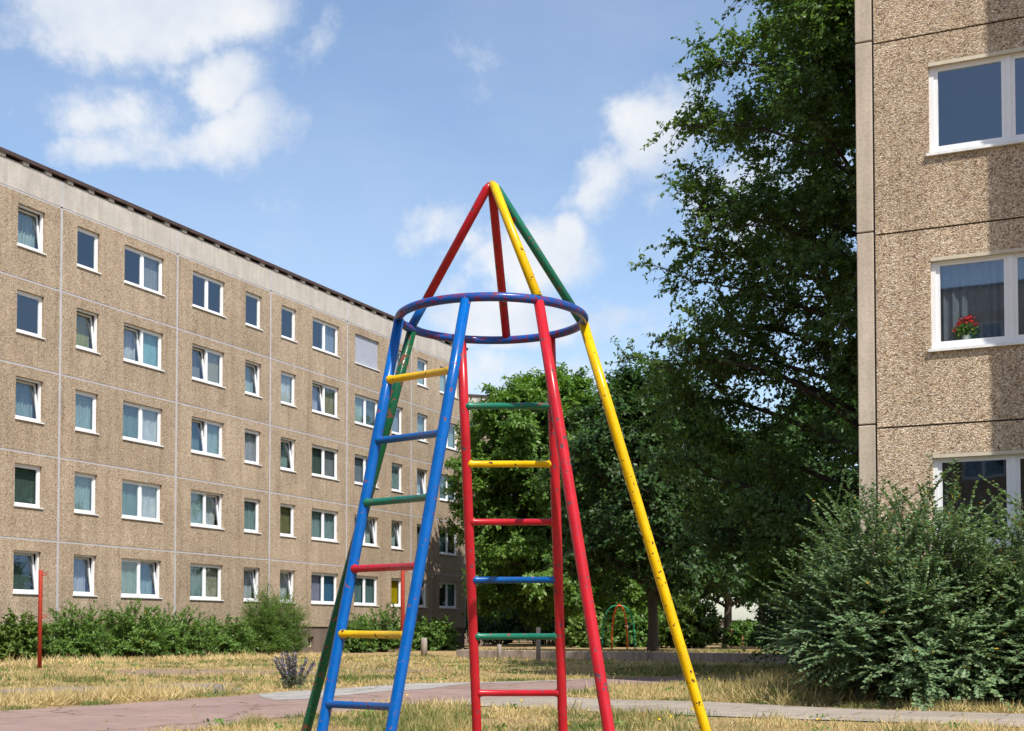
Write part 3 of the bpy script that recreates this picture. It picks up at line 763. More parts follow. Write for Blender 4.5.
def cone(px, near, mats, label, r=.027, dx=0, dy=0, split=None):
    p, a = ringpt(px, near); top = APEX + np.array([dx, dy, 0]); p = p+np.array([0, 0, .014])
    kn = top+(p-top)*.035; kn[2] += .012
    if split is None:
        m = MB(); m.tube([APEX+np.array([dx*.3, dy*.3, .012]), kn, p], [r*.8, r, r], 16)
    else:
        s = top+(p-top)*split
        m = MB(); m.tube([APEX+np.array([dx*.3, dy*.3, .012]), kn, s], [r*.8, r, r], 16, m=0); m.tube([s, p], r, 16, m=1)
    o = m.shift(off).build('cone_pipe', [M[x] for x in mats], CF); o['label'] = label
cone(410.6, False, ['p_red', 'p_blue'], 'red roof pipe with blue lower end', split=.80, dx=-.012)
cone(506.4, False, ['p_red'], 'red roof pipe at the back', dy=.02)
cone(538, True, ['p_yel'], 'yellow roof pipe', dx=.010, dy=-.015)
cone(582, False, ['p_grn2'], 'green roof pipe', dx=.02, dy=.02)
wk = MB()
bpy.context.view_layer.update()

# ------------------------------------------------------------------ red clothes poles
M['p_pole'] = paint('faded_red_paint', (.36, .036, .018), .09, (.10, .04, .03), (.28, .04, .03), .02, .5)
def pole(px, pyb, pyt, label):
    p = gr(px, pyb); top = at(px, pyt, p[1])[2]
    t = thing('clothes_pole', label, 'pole', (p[0], p[1], 0), .2, 'red washing line poles on the lawn')
    m = MB(); m.tube([(0, 0, -.2), (0, 0, top-.01), (0, 0, top)], [.052, .052, .046], 16); m.build('post', M['p_pole'], t)
    for h, s in ((top-.10, 1), (top*.53, 1)):
        k = MB(); pts = [(.05+.0, 0, h)] + [(.05+.05*math.sin(a)+.04, 0, h-.04*math.cos(a)+.0) for a in np.linspace(-.6, 3.6, 8)]
        k.tube(pts, .011, 8); k.build('hook', M['p_pole'], t)
    return t
pole(39.5, 668.3, 570, 'red washing line pole standing alone on the left of the lawn')
pole(402.5, 668.5, 566, 'red washing line pole seen between the blue ladder rails')

# ------------------------------------------------------------------ far climbing arch
M['arch_g'] = paint('arch_green', (.02, .26, .12), -.1); M['arch_o'] = paint('arch_orange', (.75, .10, .015), -.1)
ap = at(619, 650, 52.0)
AR = thing('climbing_arch', 'small green and orange ladder arch on the playground beneath the trees', 'climbing frame', (ap[0], 52.0, TZ))
def archpts(w, h, y, n=28, p=2.4):
    pts = []
    for a in np.linspace(0, math.pi, n):
        c, s = math.cos(a), math.sin(a)
        x = -w*np.sign(c)*abs(c)**(2/p); z = h*abs(s)**(2/p)
        pts.append((x, y, z))
    return pts
hA = at(619, 605.5, 52.0)[2]-TZ
g = MB(); gp = archpts(.64, hA, .25, 40, 2.9); g.tube(gp, .026, 10); g.build('green_arch', M['arch_g'], AR)
g = MB(); op = archpts(.30, hA, -.25, 40, 2.3); g.tube(op, .032, 10); g.build('orange_arch', M['arch_o'], AR)
for side in (-1, 1):
    for h in np.linspace(.25, hA*.86, 6):
        def xat(pts, h):
            b = [p for p in pts if p[0]*side >= 0]; return min(b, key=lambda p: abs(p[2]-h))
        a, b = xat(gp, h), xat(op, h)
        r_ = MB(); r_.tube([(a[0], a[1], h), (b[0], b[1], h)], .014, 8); r_.build('rung', M['arch_g'], AR)

# rusty fence stakes beyond the wall on the right
M['rust'] = plain('rusty_iron', (.22, .085, .04), .8, .3, 12)
for px, yt in ((731.4, 629), (742.5, 635)):
    b = at(px, 649.5, 60); t = at(px, yt, 60)
    m = MB(); m.tube([(0, 0, -.2), (0, 0, t[2]-TZ)], .04, 8)
    tag(m.build('iron_stake', M['rust'], None, (b[0], 60, TZ)), 'thin rusty iron stake beyond the low wall, ' + ('the taller left one of a pair' if px < 735 else 'the shorter right one of a pair'), 'stake', 'rusty fence stakes')
# pale garage wall / shed far right behind the stakes
M['shed'] = concrete('pale_plaster', (.58, .53, .47), .1, 12)
q0 = at(719, 650, 80); q1 = at(764, 650, 80)
sh_ = thing('shed', 'low pale plastered shed behind the rusty stakes', 'shed', (q0[0], 80, 0))
b = MB(); b.box(0, q1[0]-q0[0]+6, 0, 3, 0, 1.45); b.build('wall', M['shed'], sh_); b = MB(); b.box(-.15, q1[0]-q0[0]+6.15, -.15, 3.15, 1.45, 1.6); b.build('roof', M['roof_edge'], sh_)

# ------------------------------------------------------------------ vegetation
M['bark'] = barkmat('bark', (.06, .045, .033)); M['twig'] = barkmat('twig', (.07, .045, .03))
M['lf_big'] = leafmat('leaf_lime', [(0, (.05, .11, .028)), (.5, (.105, .185, .045)), (.85, (.18, .275, .075)), (1, (.30, .36, .15))], .42)
M['lf_chest'] = leafmat('leaf_chestnut', [(0, (.065, .13, .018)), (.5, (.112, .21, .034)), (.85, (.165, .265, .05)), (1, (.26, .32, .09))], .40, (1.2, 1.35, .5))
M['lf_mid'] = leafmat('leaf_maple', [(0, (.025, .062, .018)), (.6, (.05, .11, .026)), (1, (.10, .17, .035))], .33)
M['lf_bush'] = leafmat('leaf_bush', [(0, (.078, .13, .055)), (.5, (.15, .24, .115)), (.85, (.21, .295, .125)), (.97, (.28, .29, .09)), (1, (.50, .31, .03))], .26, (1.15, 1.3, .6), .5, .3)
M['lf_shrub'] = leafmat('leaf_shrub', [(0, (.06, .13, .024)), (.6, (.12, .22, .04)), (.94, (.19, .28, .07)), (1, (.42, .36, .03))], .28)
M['lf_pale'] = leafmat('leaf_pale', [(0, (.05, .10, .016)), (.6, (.11, .18, .035)), (1, (.24, .30, .10))], .28)
M['lf_feather'] = leafmat('leaf_feather', [(0, (.06, .13, .02)), (.6, (.11, .20, .03)), (1, (.17, .26, .05))], .35)

def tubes_np(segs, n=4):
    """segs: list of (P0,P1,r0,r1) -> mesh arrays"""
    P0 = np.array([s[0] for s in segs]); P1 = np.array([s[1] for s in segs]); r0 = np.array([s[2] for s in segs]); r1 = np.array([s[3] for s in segs])
    t = norm(P1-P0); a = np.where(np.abs(t[:, 2:3]) < .9, [[0, 0, 1.]], [[1., 0, 0]]); x = norm(np.cross(t, a)); y = np.cross(t, x)
    V = []
    for P, r_ in ((P0, r0), (P1, r1)):
        for q in range(n):
            g = 2*math.pi*q/n; V.append(P+(x*math.cos(g)+y*math.sin(g))*r_[:, None])
    V = np.stack(V, 1).reshape(-1, 3); k = len(segs); base = np.arange(k)[:, None]*2*n
    Fc = np.concatenate([base+np.array([[q, (q+1) % n, n+(q+1) % n, n+q]]) for q in range(n)], 0)
    return V, Fc

def curve(p, q, lift, rg, k=6, wob=.06):
    L = np.linalg.norm(q-p); pts = []
    w1 = rg.randn(3)*wob*L; 
    for i in range(k+1):
        t = i/k; b = p+(q-p)*t; b = b+np.array([0, 0, lift])*L*math.sin(math.pi*t)*.5 + w1*math.sin(math.pi*t)
        pts.append(b)
    return pts

def tree(name, label, base, height, prof, mat, seed, n_limbs=34, n_sec=9, n_twig=9, leafs=9, leaf=(.09, .07), trunk_r=.2, z0f=.16, lean=(0, 0), clip=None, group=None, droop=.15, twig_len=(.5, 1.0), gap=.33, squash=1.0, crown_c=(0, 0), mid=.45, gs=.9, cat='tree'):
    rg = np.random.RandomState(seed)
    base = np.array(base, float)
    zs = np.array([p[0] for p in prof]); rr = np.array([p[1] for p in prof])
    def rad(z): return np.interp(z, zs, rr)
    segs = []
    top = base+np.array([lean[0]+crown_c[0]*.8, lean[1]+crown_c[1]*.8, height*.93])
    tr_ = curve(base-np.array([0, 0, .2]), top, 0, rg, 10, .015)
    for i in range(10): segs.append((tr_[i], tr_[i+1], max(.03, trunk_r*(1-i/10.5)*(1.25 if i == 0 else 1)), max(.02, trunk_r*(1-(i+1)/10.5))))
    tw = []            # twig: start, direction
    for li in range(n_limbs):
        f = (li+.5)/n_limbs; zt = zs[0]+(zs[-1]-zs[0])*(f**.85); az = li*2.39996+rg.randn()*.3
        r_ = rad(zt)*(.82+.25*rg.rand())
        tgt = base+np.array([crown_c[0]+math.cos(az)*r_, crown_c[1]+math.sin(az)*r_*squash, zt])
        zs0 = max(height*z0f, min(zt-.30*r_-.2, height*.86)); ti = np.clip((zs0+.2)/(height*.93+.2)*10, 0, 9.99); i0 = int(ti)
        st = tr_[i0]+(tr_[i0+1]-tr_[i0])*(ti-i0)
        pts = curve(st, tgt, .16, rg, 7, .05); Lr = trunk_r*.34*(1-.55*f)
        for i in range(7): segs.append((pts[i], pts[i+1], max(.012, Lr*(1-i/7.6)), max(.008, Lr*(1-(i+1)/7.6))))
        L = np.linalg.norm(tgt-st)
        for si in range(n_sec):
            g = .22+.78*(si+rg.rand())/n_sec; ii = min(6, int(g*7)); p = pts[ii]+(pts[ii+1]-pts[ii])*(g*7-ii)
            d = norm(rg.randn(3)*np.array([1, 1, .6])+norm(tgt-st)*.7+np.array([0, 0, .15])); q = p+d*L*(.18+.22*rg.rand())*(1.15-.5*g)
            sp = curve(p, q, .06, rg, 3, .06)
            for i in range(3): segs.append((sp[i], sp[i+1], .016*(1-i/4), .016*(1-(i+1)/4)))
            for k in range(n_twig):
                h = rg.rand()**.7; jj = min(2, int(h*3)); a = sp[jj]+(sp[jj+1]-sp[jj])*(h*3-jj)
                tw.append((a, norm(d*.55+rg.randn(3)*np.array([1, 1, .75])*.7), twig_len[0]+(twig_len[1]-twig_len[0])*rg.rand()))
    A0 = np.array([t[0] for t in tw]); D0 = np.array([t[1] for t in tw]); L0 = np.array([t[2] for t in tw])
    # leave gaps where a coarse noise field is low
    keep = vnoise(A0*gs+seed)*.7+vnoise(A0*gs*2.3+seed*2)*.3 > gap-.12*rg.rand(len(A0))
    if clip is not None: keep &= clip(A0+D0*L0[:, None]) & clip(A0)
    A0, D0, L0 = A0[keep], D0[keep], L0[keep]
    n = len(A0)
    E0 = A0+D0*L0[:, None]-np.array([0, 0, 1])*droop*L0[:, None]
    for i in range(n): segs.append((A0[i], E0[i], .006, .003))
    t = np.tile((np.arange(leafs)+.6)/leafs, n); I = np.repeat(np.arange(n), leafs)
    t = np.clip(t+rg.randn(len(t))*.06, .05, 1.05)
    ax = norm(E0-A0)[I]
    P = A0[I]+(E0-A0)[I]*t[:, None]
    side = norm(np.cross(ax, rg.randn(len(I), 3)))
    Ad = norm(ax*.6+side*.9-np.array([0, 0, .25])+rg.randn(len(I), 3)*.2)
    ow = P-base-np.array([crown_c[0], crown_c[1], height*.42]); ow = norm(ow*np.array([1, 1, .7]))
    Nn = norm(np.array([0, 0, .75])+ow*.7+rg.randn(len(I), 3)*.38)
    Ad = norm(Ad*.75+np.cross(Nn, rg.randn(len(I), 3))*.6-np.array([0, 0, .2]))
    if clip is not None:
        kk = clip(P); P, Ad, Nn, I = P[kk], Ad[kk], Nn[kk], I[kk]
    Ls = leaf[0]*(.7+.6*rg.rand(len(P))); Ws = leaf[1]*(.7+.5*rg.rand(len(P)))
    V, Fc = leaf_arrays(P, Ad, Nn, Ls, Ws, .14, mid)
    clump = vnoise(A0*.8+31)[I]
    tint = np.clip(.18+.45*clump+rg.randn(len(P))*.16, 0, 1)
    b = base
    o = thing(name, label, cat, tuple(base), 0, group)
    link('crown', raw_mesh('crown', V-b, Fc, tint), mat, o)
    tv, tf = tubes_np(segs, 6)
    if clip is not None:
        pass
    link('trunk', raw_mesh('trunk', tv-b, tf, None, True), M['bark'], o)
    return len(P)

# gable plane of the right block: nothing grows through it
gn = np.array([-.9077, .4195])          # away from the gable, outward
GP = RO + RX*(-.29)
def clipR(P):
    d = (P[:, 0]-GP[0])*gn[0]+(P[:, 1]-GP[1])*gn[1]
    inb = ((P[:, 0]-RO[0])*.4195+(P[:, 1]-RO[1])*.9077)
    return (d > .05) | (inb < -.05)
def clipL(P):
    q = (P[:, 0]-LO[0])*(-.9077)+(P[:, 1]-LO[1])*.4195; s_ = (P[:, 0]-LO[0])*.4195+(P[:, 1]-LO[1])*.9077
    return (q < -.25) | (s_ > 32.9)

cnt = []
profD = [(1.6, 2.4), (2.5, 3.9), (4.3, 4.5), (6.0, 5.1), (6.8, 4.8), (8.3, 4.1), (9.4, 4.2), (11.2, 4.3), (13.4, 4.1), (14.8, 4.1), (15.9, 3.3), (16.9, 1.4)]
cnt.append(tree('deciduous_tree', 'tall dark green tree rising above the frame edge beside the near block', (8.0, 29.6, 0), 16.8, profD, M['lf_big'], 11, 92, 15, 15, 15, (.105, .082), .30, .1, clip=clipR, gap=.29, twig_len=(.32, .75), cat='tree'))
profA = [(1.6, 3.4), (3, 3.9), (5, 4.3), (8.3, 4.9), (10.3, 4.3), (11.9, 2.7), (13.0, .7)]
cnt.append(tree('chestnut_tree', 'bright green chestnut tree standing at the end of the long block', (2.3, 63.6, TZ), 12.3, profA, M['lf_chest'], 5, 72, 13, 12, 16, (.25, .12), .28, .15, clip=clipL, gap=.27, twig_len=(.4, .9), crown_c=(-.6, .3), mid=.6))
profB = [(1.8, 2.5), (4, 4.2), (7, 4.6), (10, 3.6), (12, 1.8), (12.8, .4)]
cnt.append(tree('chestnut_tree', 'green chestnut tree half hidden between the bright chestnut and the dark trees', (5.6, 67, TZ), 12.4, profB, M['lf_chest'], 8, 58, 12, 11, 14, (.26, .13), .25, .15, gap=.30, twig_len=(.4, .9), mid=.6))
profC = [(2.4, 2.6), (4, 3.5), (6, 3.6), (8, 2.7), (9.6, .8)]
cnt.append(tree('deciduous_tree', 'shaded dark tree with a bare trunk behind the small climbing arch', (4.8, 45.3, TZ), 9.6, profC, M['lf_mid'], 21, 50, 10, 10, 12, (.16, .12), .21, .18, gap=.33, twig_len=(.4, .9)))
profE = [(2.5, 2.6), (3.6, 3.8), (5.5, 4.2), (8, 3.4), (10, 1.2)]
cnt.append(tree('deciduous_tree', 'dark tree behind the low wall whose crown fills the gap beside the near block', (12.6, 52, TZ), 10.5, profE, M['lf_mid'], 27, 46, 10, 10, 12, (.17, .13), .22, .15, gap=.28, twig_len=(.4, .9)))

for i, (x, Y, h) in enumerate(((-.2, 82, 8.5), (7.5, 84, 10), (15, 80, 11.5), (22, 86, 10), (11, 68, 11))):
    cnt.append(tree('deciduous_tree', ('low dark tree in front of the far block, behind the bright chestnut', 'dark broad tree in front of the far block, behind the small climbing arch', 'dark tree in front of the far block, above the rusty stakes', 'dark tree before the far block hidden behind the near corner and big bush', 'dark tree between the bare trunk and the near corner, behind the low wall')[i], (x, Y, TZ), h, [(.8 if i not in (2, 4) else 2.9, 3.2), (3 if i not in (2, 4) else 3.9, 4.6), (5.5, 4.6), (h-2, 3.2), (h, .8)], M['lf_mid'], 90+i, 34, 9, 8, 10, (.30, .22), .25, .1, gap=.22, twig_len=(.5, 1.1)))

# shrubs -------------------------------------------------------------
def shrub(name, label, base, rx, ry, h, mat, seed, n_stem=40, n_twig=9, leafs=9, leaf=(.10, .05), lift=.5, clip=None, group=None, up=.35, spray=(.3, .6), twigcol='twig', low=.05, cat='shrub', topn=.25, layered=False, gap=0.):
    rg = np.random.RandomState(seed); base = np.array(base, float); segs = []; tw = []
    for i in range(n_stem):
        az = i*2.39996+rg.randn()*.2; e = ((i+.5)/n_stem)          # 0 low .. 1 top
        el = low+(1-low)*e; ph = math.asin(min(1, el))
        k = .80+.32*rg.rand()
        tgt = base+np.array([math.cos(az)*math.cos(ph)**.7*rx*k, math.sin(az)*math.cos(ph)**.7*ry*k, max(.12+(h*.30*max(0, -math.cos(az)-.1) if layered else 0), math.sin(ph)*h*(k if e > .3 else 1))])
        st = base+np.array([math.cos(az)*.12*rx, math.sin(az)*.12*ry, 0])
        pts = curve(st, tgt, lift*(1-e)*1.2, rg, 7, .05)
        for j in range(7): segs.append((pts[j], pts[j+1], .018*(1-j/8), .018*(1-(j+1)/8)))
        L = np.linalg.norm(tgt-st)
        for q in range(n_twig):
            g = .25+.75*(q+rg.rand())/n_twig; ii = min(6, int(g*7)); p = pts[ii]+(pts[ii+1]-pts[ii])*(g*7-ii)
            d0 = norm(pts[ii+1]-pts[ii])
            o_ = norm(p-base-np.array([0, 0, h*.3]))
            d = norm(d0*.55+rg.randn(3)*np.array([.7, .7, .4])+o_*.45+np.array([0, 0, up if not layered else up*(-.5+3.2*min(1, p[2]/h))]))
            tw.append((p, d, spray[0]+(spray[1]-spray[0])*rg.rand()))
    A0 = np.array([t[0] for t in tw]); D0 = np.array([t[1] for t in tw]); L0 = np.array([t[2] for t in tw])
    keep = np.ones(len(A0), bool)
    if gap: keep &= vnoise(A0*1.6+seed) > gap
    if clip is not None: keep &= clip(A0+D0*L0[:, None]) & clip(A0)
    A0, D0, L0 = A0[keep], D0[keep], L0[keep]; n = len(A0)
    E0 = A0+D0*L0[:, None]-np.array([0, 0, .12])*L0[:, None]
    for i in range(n): segs.append((A0[i], E0[i], .005, .002))
    I = np.repeat(np.arange(n), leafs); t = np.tile((np.arange(leafs)+.6)/leafs, n)+rg.randn(n*leafs)*.03
    P = A0[I]+(E0-A0)[I]*t[:, None]; P[:, 2] = np.maximum(P[:, 2], base[2]+.03)
    ax = norm(E0-A0)[I]
    if layered:
        sd = norm(np.cross(ax, np.array([[0, 0, 1.]]))); sg = np.where(np.tile(np.arange(leafs) % 2, n) == 0, 1., -1.)[:, None]
        Ad = norm(ax*.7+sd*sg*.9+rg.randn(len(I), 3)*.18); Nn = norm(np.array([0, 0, .85])+norm(P-base-np.array([0, 0, h*.3]))*.5+rg.randn(len(I), 3)*.28)
    else:
        Nn = norm(np.array([0, 0, .7])+norm(P-base-np.array([0, 0, h*.35]))*.7+rg.randn(len(I), 3)*.4); Ad = norm(ax*.6+np.cross(Nn, rg.randn(len(I), 3))*.7)
    if clip is not None:
        kk = clip(P); P, Ad, Nn, I = P[kk], Ad[kk], Nn[kk], I[kk]
    Ls = leaf[0]*(.65+.7*rg.rand(len(P))); Ws = leaf[1]*(.7+.5*rg.rand(len(P)))
    V, Fc = leaf_arrays(P, Ad, Nn, Ls, Ws, .14)
    tint = np.clip(.2+.45*vnoise(A0*1.3+17)[I]+rg.randn(len(P))*.15, 0, .93)
    tint = np.where(rg.rand(len(P)) < .006, 1., tint)
    o = thing(name, label, cat, tuple(base), 0, group)
    link('foliage', raw_mesh('foliage', V-base, Fc, tint), mat, o)
    tv, tf = tubes_np(segs, 5); link('stems', raw_mesh('stems', tv-base, tf, None, True), M[twigcol], o)
    return len(P)

def clipF(P):   # keep right of the right facade's outer face
    return ((P[:, 0]-RO[0])*.4195+(P[:, 1]-RO[1])*.9077 < -.10) | ((P[:, 0]-GP[0])*gn[0]+(P[:, 1]-GP[1])*gn[1] > .05)
cnt.append(shrub('large_bush', 'big spreading grey green bush in front of the near block, reaching its ground floor window', (4.98, 16.95, 0), 1.42, 1.4, 2.55, M['lf_bush'], 41, 190, 20, 32, (.058, .040), .35, clipF, None, .16, (.35, .75), low=.02, layered=True, cat='bush'))
cnt.append(shrub('large_bush', 'grey green bush cut off by the right picture edge, beside the bigger one', (6.75, 16.5, 0), 1.25, 1.15, 2.45, M['lf_bush'], 43, 130, 18, 32, (.058, .040), .35, clipF, None, .18, (.35, .7), low=.05, layered=True, cat='bush'))
G_ = 'shrubs along the foot of the long block'
def fp(px, off_):
    q = LO+np.array([.9077, -.4195])*off_; k = (px-512)/F; s_ = (q[0]-k*q[1])/(k*DIRX[1]-DIRX[0]); return q+DIRX*s_
for px, hw, yt, mat, lab, leaf, sd in (
    (22, 27, 620, 'lf_pale', 'pale green low shrub just left of the lone red pole', (.13, .09), 51),
    (76, 34, 609, 'lf_shrub', 'dense green shrub just right of the left red pole', (.14, .05), 52),
    (132, 36, 604, 'lf_shrub', 'tall dense green shrub under the leftmost column of double windows', (.15, .05), 53),
    (180, 34, 611, 'lf_shrub', 'dense green shrub under the second wall seam from the left edge', (.14, .05), 54),
    (226, 30, 618, 'lf_shrub', 'lower green shrub touching the feathery shrub', (.13, .05), 55),
    (352, 22, 619, 'lf_shrub', 'green shrub behind the blue ladder, left of the second red pole', (.12, .06), 57),
    (382, 30, 609, 'lf_shrub', 'taller green shrub behind the blue ladder at the second red pole', (.12, .06), 58),
    (433, 26, 618, 'lf_shrub', 'leafy shrub beside the concrete bollard at the far end of the block', (.15, .09), 59)):
    p = fp(px, 1.55); sc_ = p[1]/F; h = EYE+(HOR-yt)*sc_
    cnt.append(shrub('shrub', lab, (p[0], p[1], 0), hw*sc_*.95, min(hw*sc_, 1.25), h*1.0, M[mat], sd, 80, 12, 15, (leaf[0]*.85, leaf[1]*.9), .3, clipL, G_, .35, (.2, .42)))
p = fp(272, 1.7); sc_ = p[1]/F
cnt.append(shrub('feathery_shrub', 'feathery bright green shrub, tallest beside the basement window', (p[0], p[1], 0), 31*sc_, 1.2, (EYE+(HOR-598)*sc_)*1.08, M['lf_feather'], 66, 110, 16, 18, (.20, .016), .15, clipL, G_, .8, (.35, .75)))
# undergrowth beyond the low wall
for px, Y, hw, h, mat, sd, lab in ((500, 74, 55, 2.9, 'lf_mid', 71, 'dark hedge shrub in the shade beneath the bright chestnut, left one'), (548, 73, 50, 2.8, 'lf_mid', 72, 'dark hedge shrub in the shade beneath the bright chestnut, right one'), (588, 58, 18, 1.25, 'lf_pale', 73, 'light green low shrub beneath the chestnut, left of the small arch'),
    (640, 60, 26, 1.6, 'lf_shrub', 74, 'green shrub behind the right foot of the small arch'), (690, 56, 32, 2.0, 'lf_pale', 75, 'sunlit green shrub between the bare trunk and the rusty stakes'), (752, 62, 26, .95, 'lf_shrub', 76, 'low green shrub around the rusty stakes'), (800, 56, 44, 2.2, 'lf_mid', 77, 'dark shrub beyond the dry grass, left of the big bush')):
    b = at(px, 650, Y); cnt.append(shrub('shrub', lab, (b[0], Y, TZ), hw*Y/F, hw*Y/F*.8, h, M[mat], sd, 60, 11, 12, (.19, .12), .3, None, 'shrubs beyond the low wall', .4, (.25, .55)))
b = gr(782, 671)
cnt.append(shrub('shrub', 'loose dark green shrub drooping over the right end of the low wall', (b[0]+1.5, b[1]+2, 0), 1.75, 1.5, 3.1, M['lf_mid'], 78, 60, 11, 12, (.10, .07), .4, None, None, .2, (.4, .8), gap=.2))

# viper's bugloss ------------------------------------------------------
M['flower'] = leafmat('bugloss_flower', [(0, (.10, .13, .075)), (.55, (.17, .18, .15)), (.6, (.16, .12, .26)), (1, (.26, .19, .46))], .2, (1, 1, 1))
def bugloss():
    b = gr(294, 688.5); rg = np.random.RandomState(5); segs = []; P = []; A = []; Nn = []; L = []; W = []; T = []
    for i in range(30):
        az = rg.rand()*6.28; sp = .40*math.sqrt(rg.rand()); h = .62*(1-.5*(sp/.5)**2)*(.7+.4*rg.rand())
        st = np.array([math.cos(az)*sp*.22, math.sin(az)*sp*.22, 0]); q = np.array([math.cos(az)*sp, math.sin(az)*sp, h]); pts = curve(st, q, .0, rg, 4, .04)
        for j in range(4): segs.append((pts[j], pts[j+1], .006, .005))
        for k in range(70):
            g = .12+.88*rg.rand(); ii = min(3, int(g*4)); p = pts[ii]+(pts[ii+1]-pts[ii])*(g*4-ii)
            fl = g > .42
            P.append(p); A.append(norm(rg.randn(3)*.8+np.array([0, 0, .5 if fl else .3]))); Nn.append(rg.randn(3)); L.append(.030+.02*rg.rand() if fl else .07+.06*rg.rand()); W.append(.022 if fl else .013)
            T.append((.65+.35*rg.rand() if rg.rand() < .30 else .3+.2*rg.rand()) if fl else .12*rg.rand())
    o = thing('flowering_plant', 'bushy wild plant with purple blue flower spikes beside the red path', 'plant', (b[0], b[1], 0))
    V, Fc = leaf_arrays(np.array(P), np.array(A), np.array(Nn), np.array(L), np.array(W)); link('flower_spikes', raw_mesh('flower_spikes', V, Fc, T), M['flower'], o)
    V, Fc = tubes_np(segs, 4); link('stems', raw_mesh('stems', V, Fc), M['lf_feather'] if False else M['twig'], o)
bugloss()

# geranium on the inner sill ---------------------------------------------
def geranium():
    loc_ = lambda s_, y, z: RO+RX*s_+np.array([.4195, .9077])*y
    s_ = (966-512)/F; s_ = (s_*RO[1]-RO[0])/(RX[0]-s_*RX[1])
    w = loc_(s_+.035, .155, 0); z = ZJ[1]+.99+.065+.055-.03
    o = thing('potted_geranium', 'red flowering geranium in a pale pot behind the first floor window of the near block', 'potted plant', (w[0], w[1], z), math.atan2(RX[1], RX[0]))
    m = MB(); m.tube([(0, 0, 0), (0, 0, .09), (0, 0, .10)], [.052, .068, .072], 20); m.build('pot', plain('pale_pot', (.45, .52, .50), .5), o)
    rg = np.random.RandomState(9); n = 420
    d = norm(rg.randn(n, 3)); P = d*np.array([.155, .06, .10])*(.5+.5*rg.rand(n, 1))+np.array([0, .0, .17])
    V, Fc = leaf_arrays(P, norm(d+rg.randn(n, 3)*.4), norm(rg.randn(n, 3)+np.array([0, -.8, .6])), np.full(n, .06), np.full(n, .055)); link('leaves', raw_mesh('leaves', V, Fc, rg.rand(n)), M['lf_shrub'], o)
    fm = leafmat('geranium_red', [(0, (.45, .004, .008)), (1, (.80, .02, .02))], .2, (1, 1, 1))
    P = []; 
    for cx, cz, r_ in ((-.02, .30, .055), (.04, .335, .05), (-.09, .27, .04), (.05, .30, .04), (-.14, .20, .03), (.12, .24, .03), (.0, .325, .045)):
        q = rg.randn(60, 3)*r_*.45+np.array([cx, -.02, cz]); P.append(q)
    P = np.concatenate(P); n = len(P)
    V, Fc = leaf_arrays(P, norm(rg.randn(n, 3)), norm(rg.randn(n, 3)+np.array([0, -1, .5])), np.full(n, .035), np.full(n, .03)); link('blossoms', raw_mesh('blossoms', V, Fc, rg.rand(n)), fm, o)
geranium()

# ------------------------------------------------------------------ grass
M['grass'] = leafmat('grass_blades', [(0, (.62, .50, .27)), (.3, (.53, .41, .19)), (.5, (.40, .31, .135)), (.62, (.27, .26, .09)), (.8, (.13, .17, .045)), (1, (.075, .125, .03))], .25, (1.1, 1.1, .8), .6, .2)
def excl(P):
    k = ~inpoly(P, red) & ~inpoly(P, con)
    for q in bare+gv: k &= ~(inpoly(P, q) & (np.random.RandomState(1).rand(len(P)) > .13))
    ql = (P[:, 0]-LO[0])*(-.9077)+(P[:, 1]-LO[1])*.4195; k &= ql < -.15
    qr = (P[:, 0]-RO[0])*.4195+(P[:, 1]-RO[1])*.9077; dl = (P[:, 0]-GP[0])*gn[0]+(P[:, 1]-GP[1])*gn[1]
    k &= (qr < -.1) | (dl > .1)
    return k
def scatter(n, y0, y1, rg, margin=2.5):
    Y = np.sqrt(rg.rand(n)*(y1*y1-y0*y0)+y0*y0); half = .40*Y+margin
    return np.stack([(rg.rand(n)*2-1)*half, Y], 1)
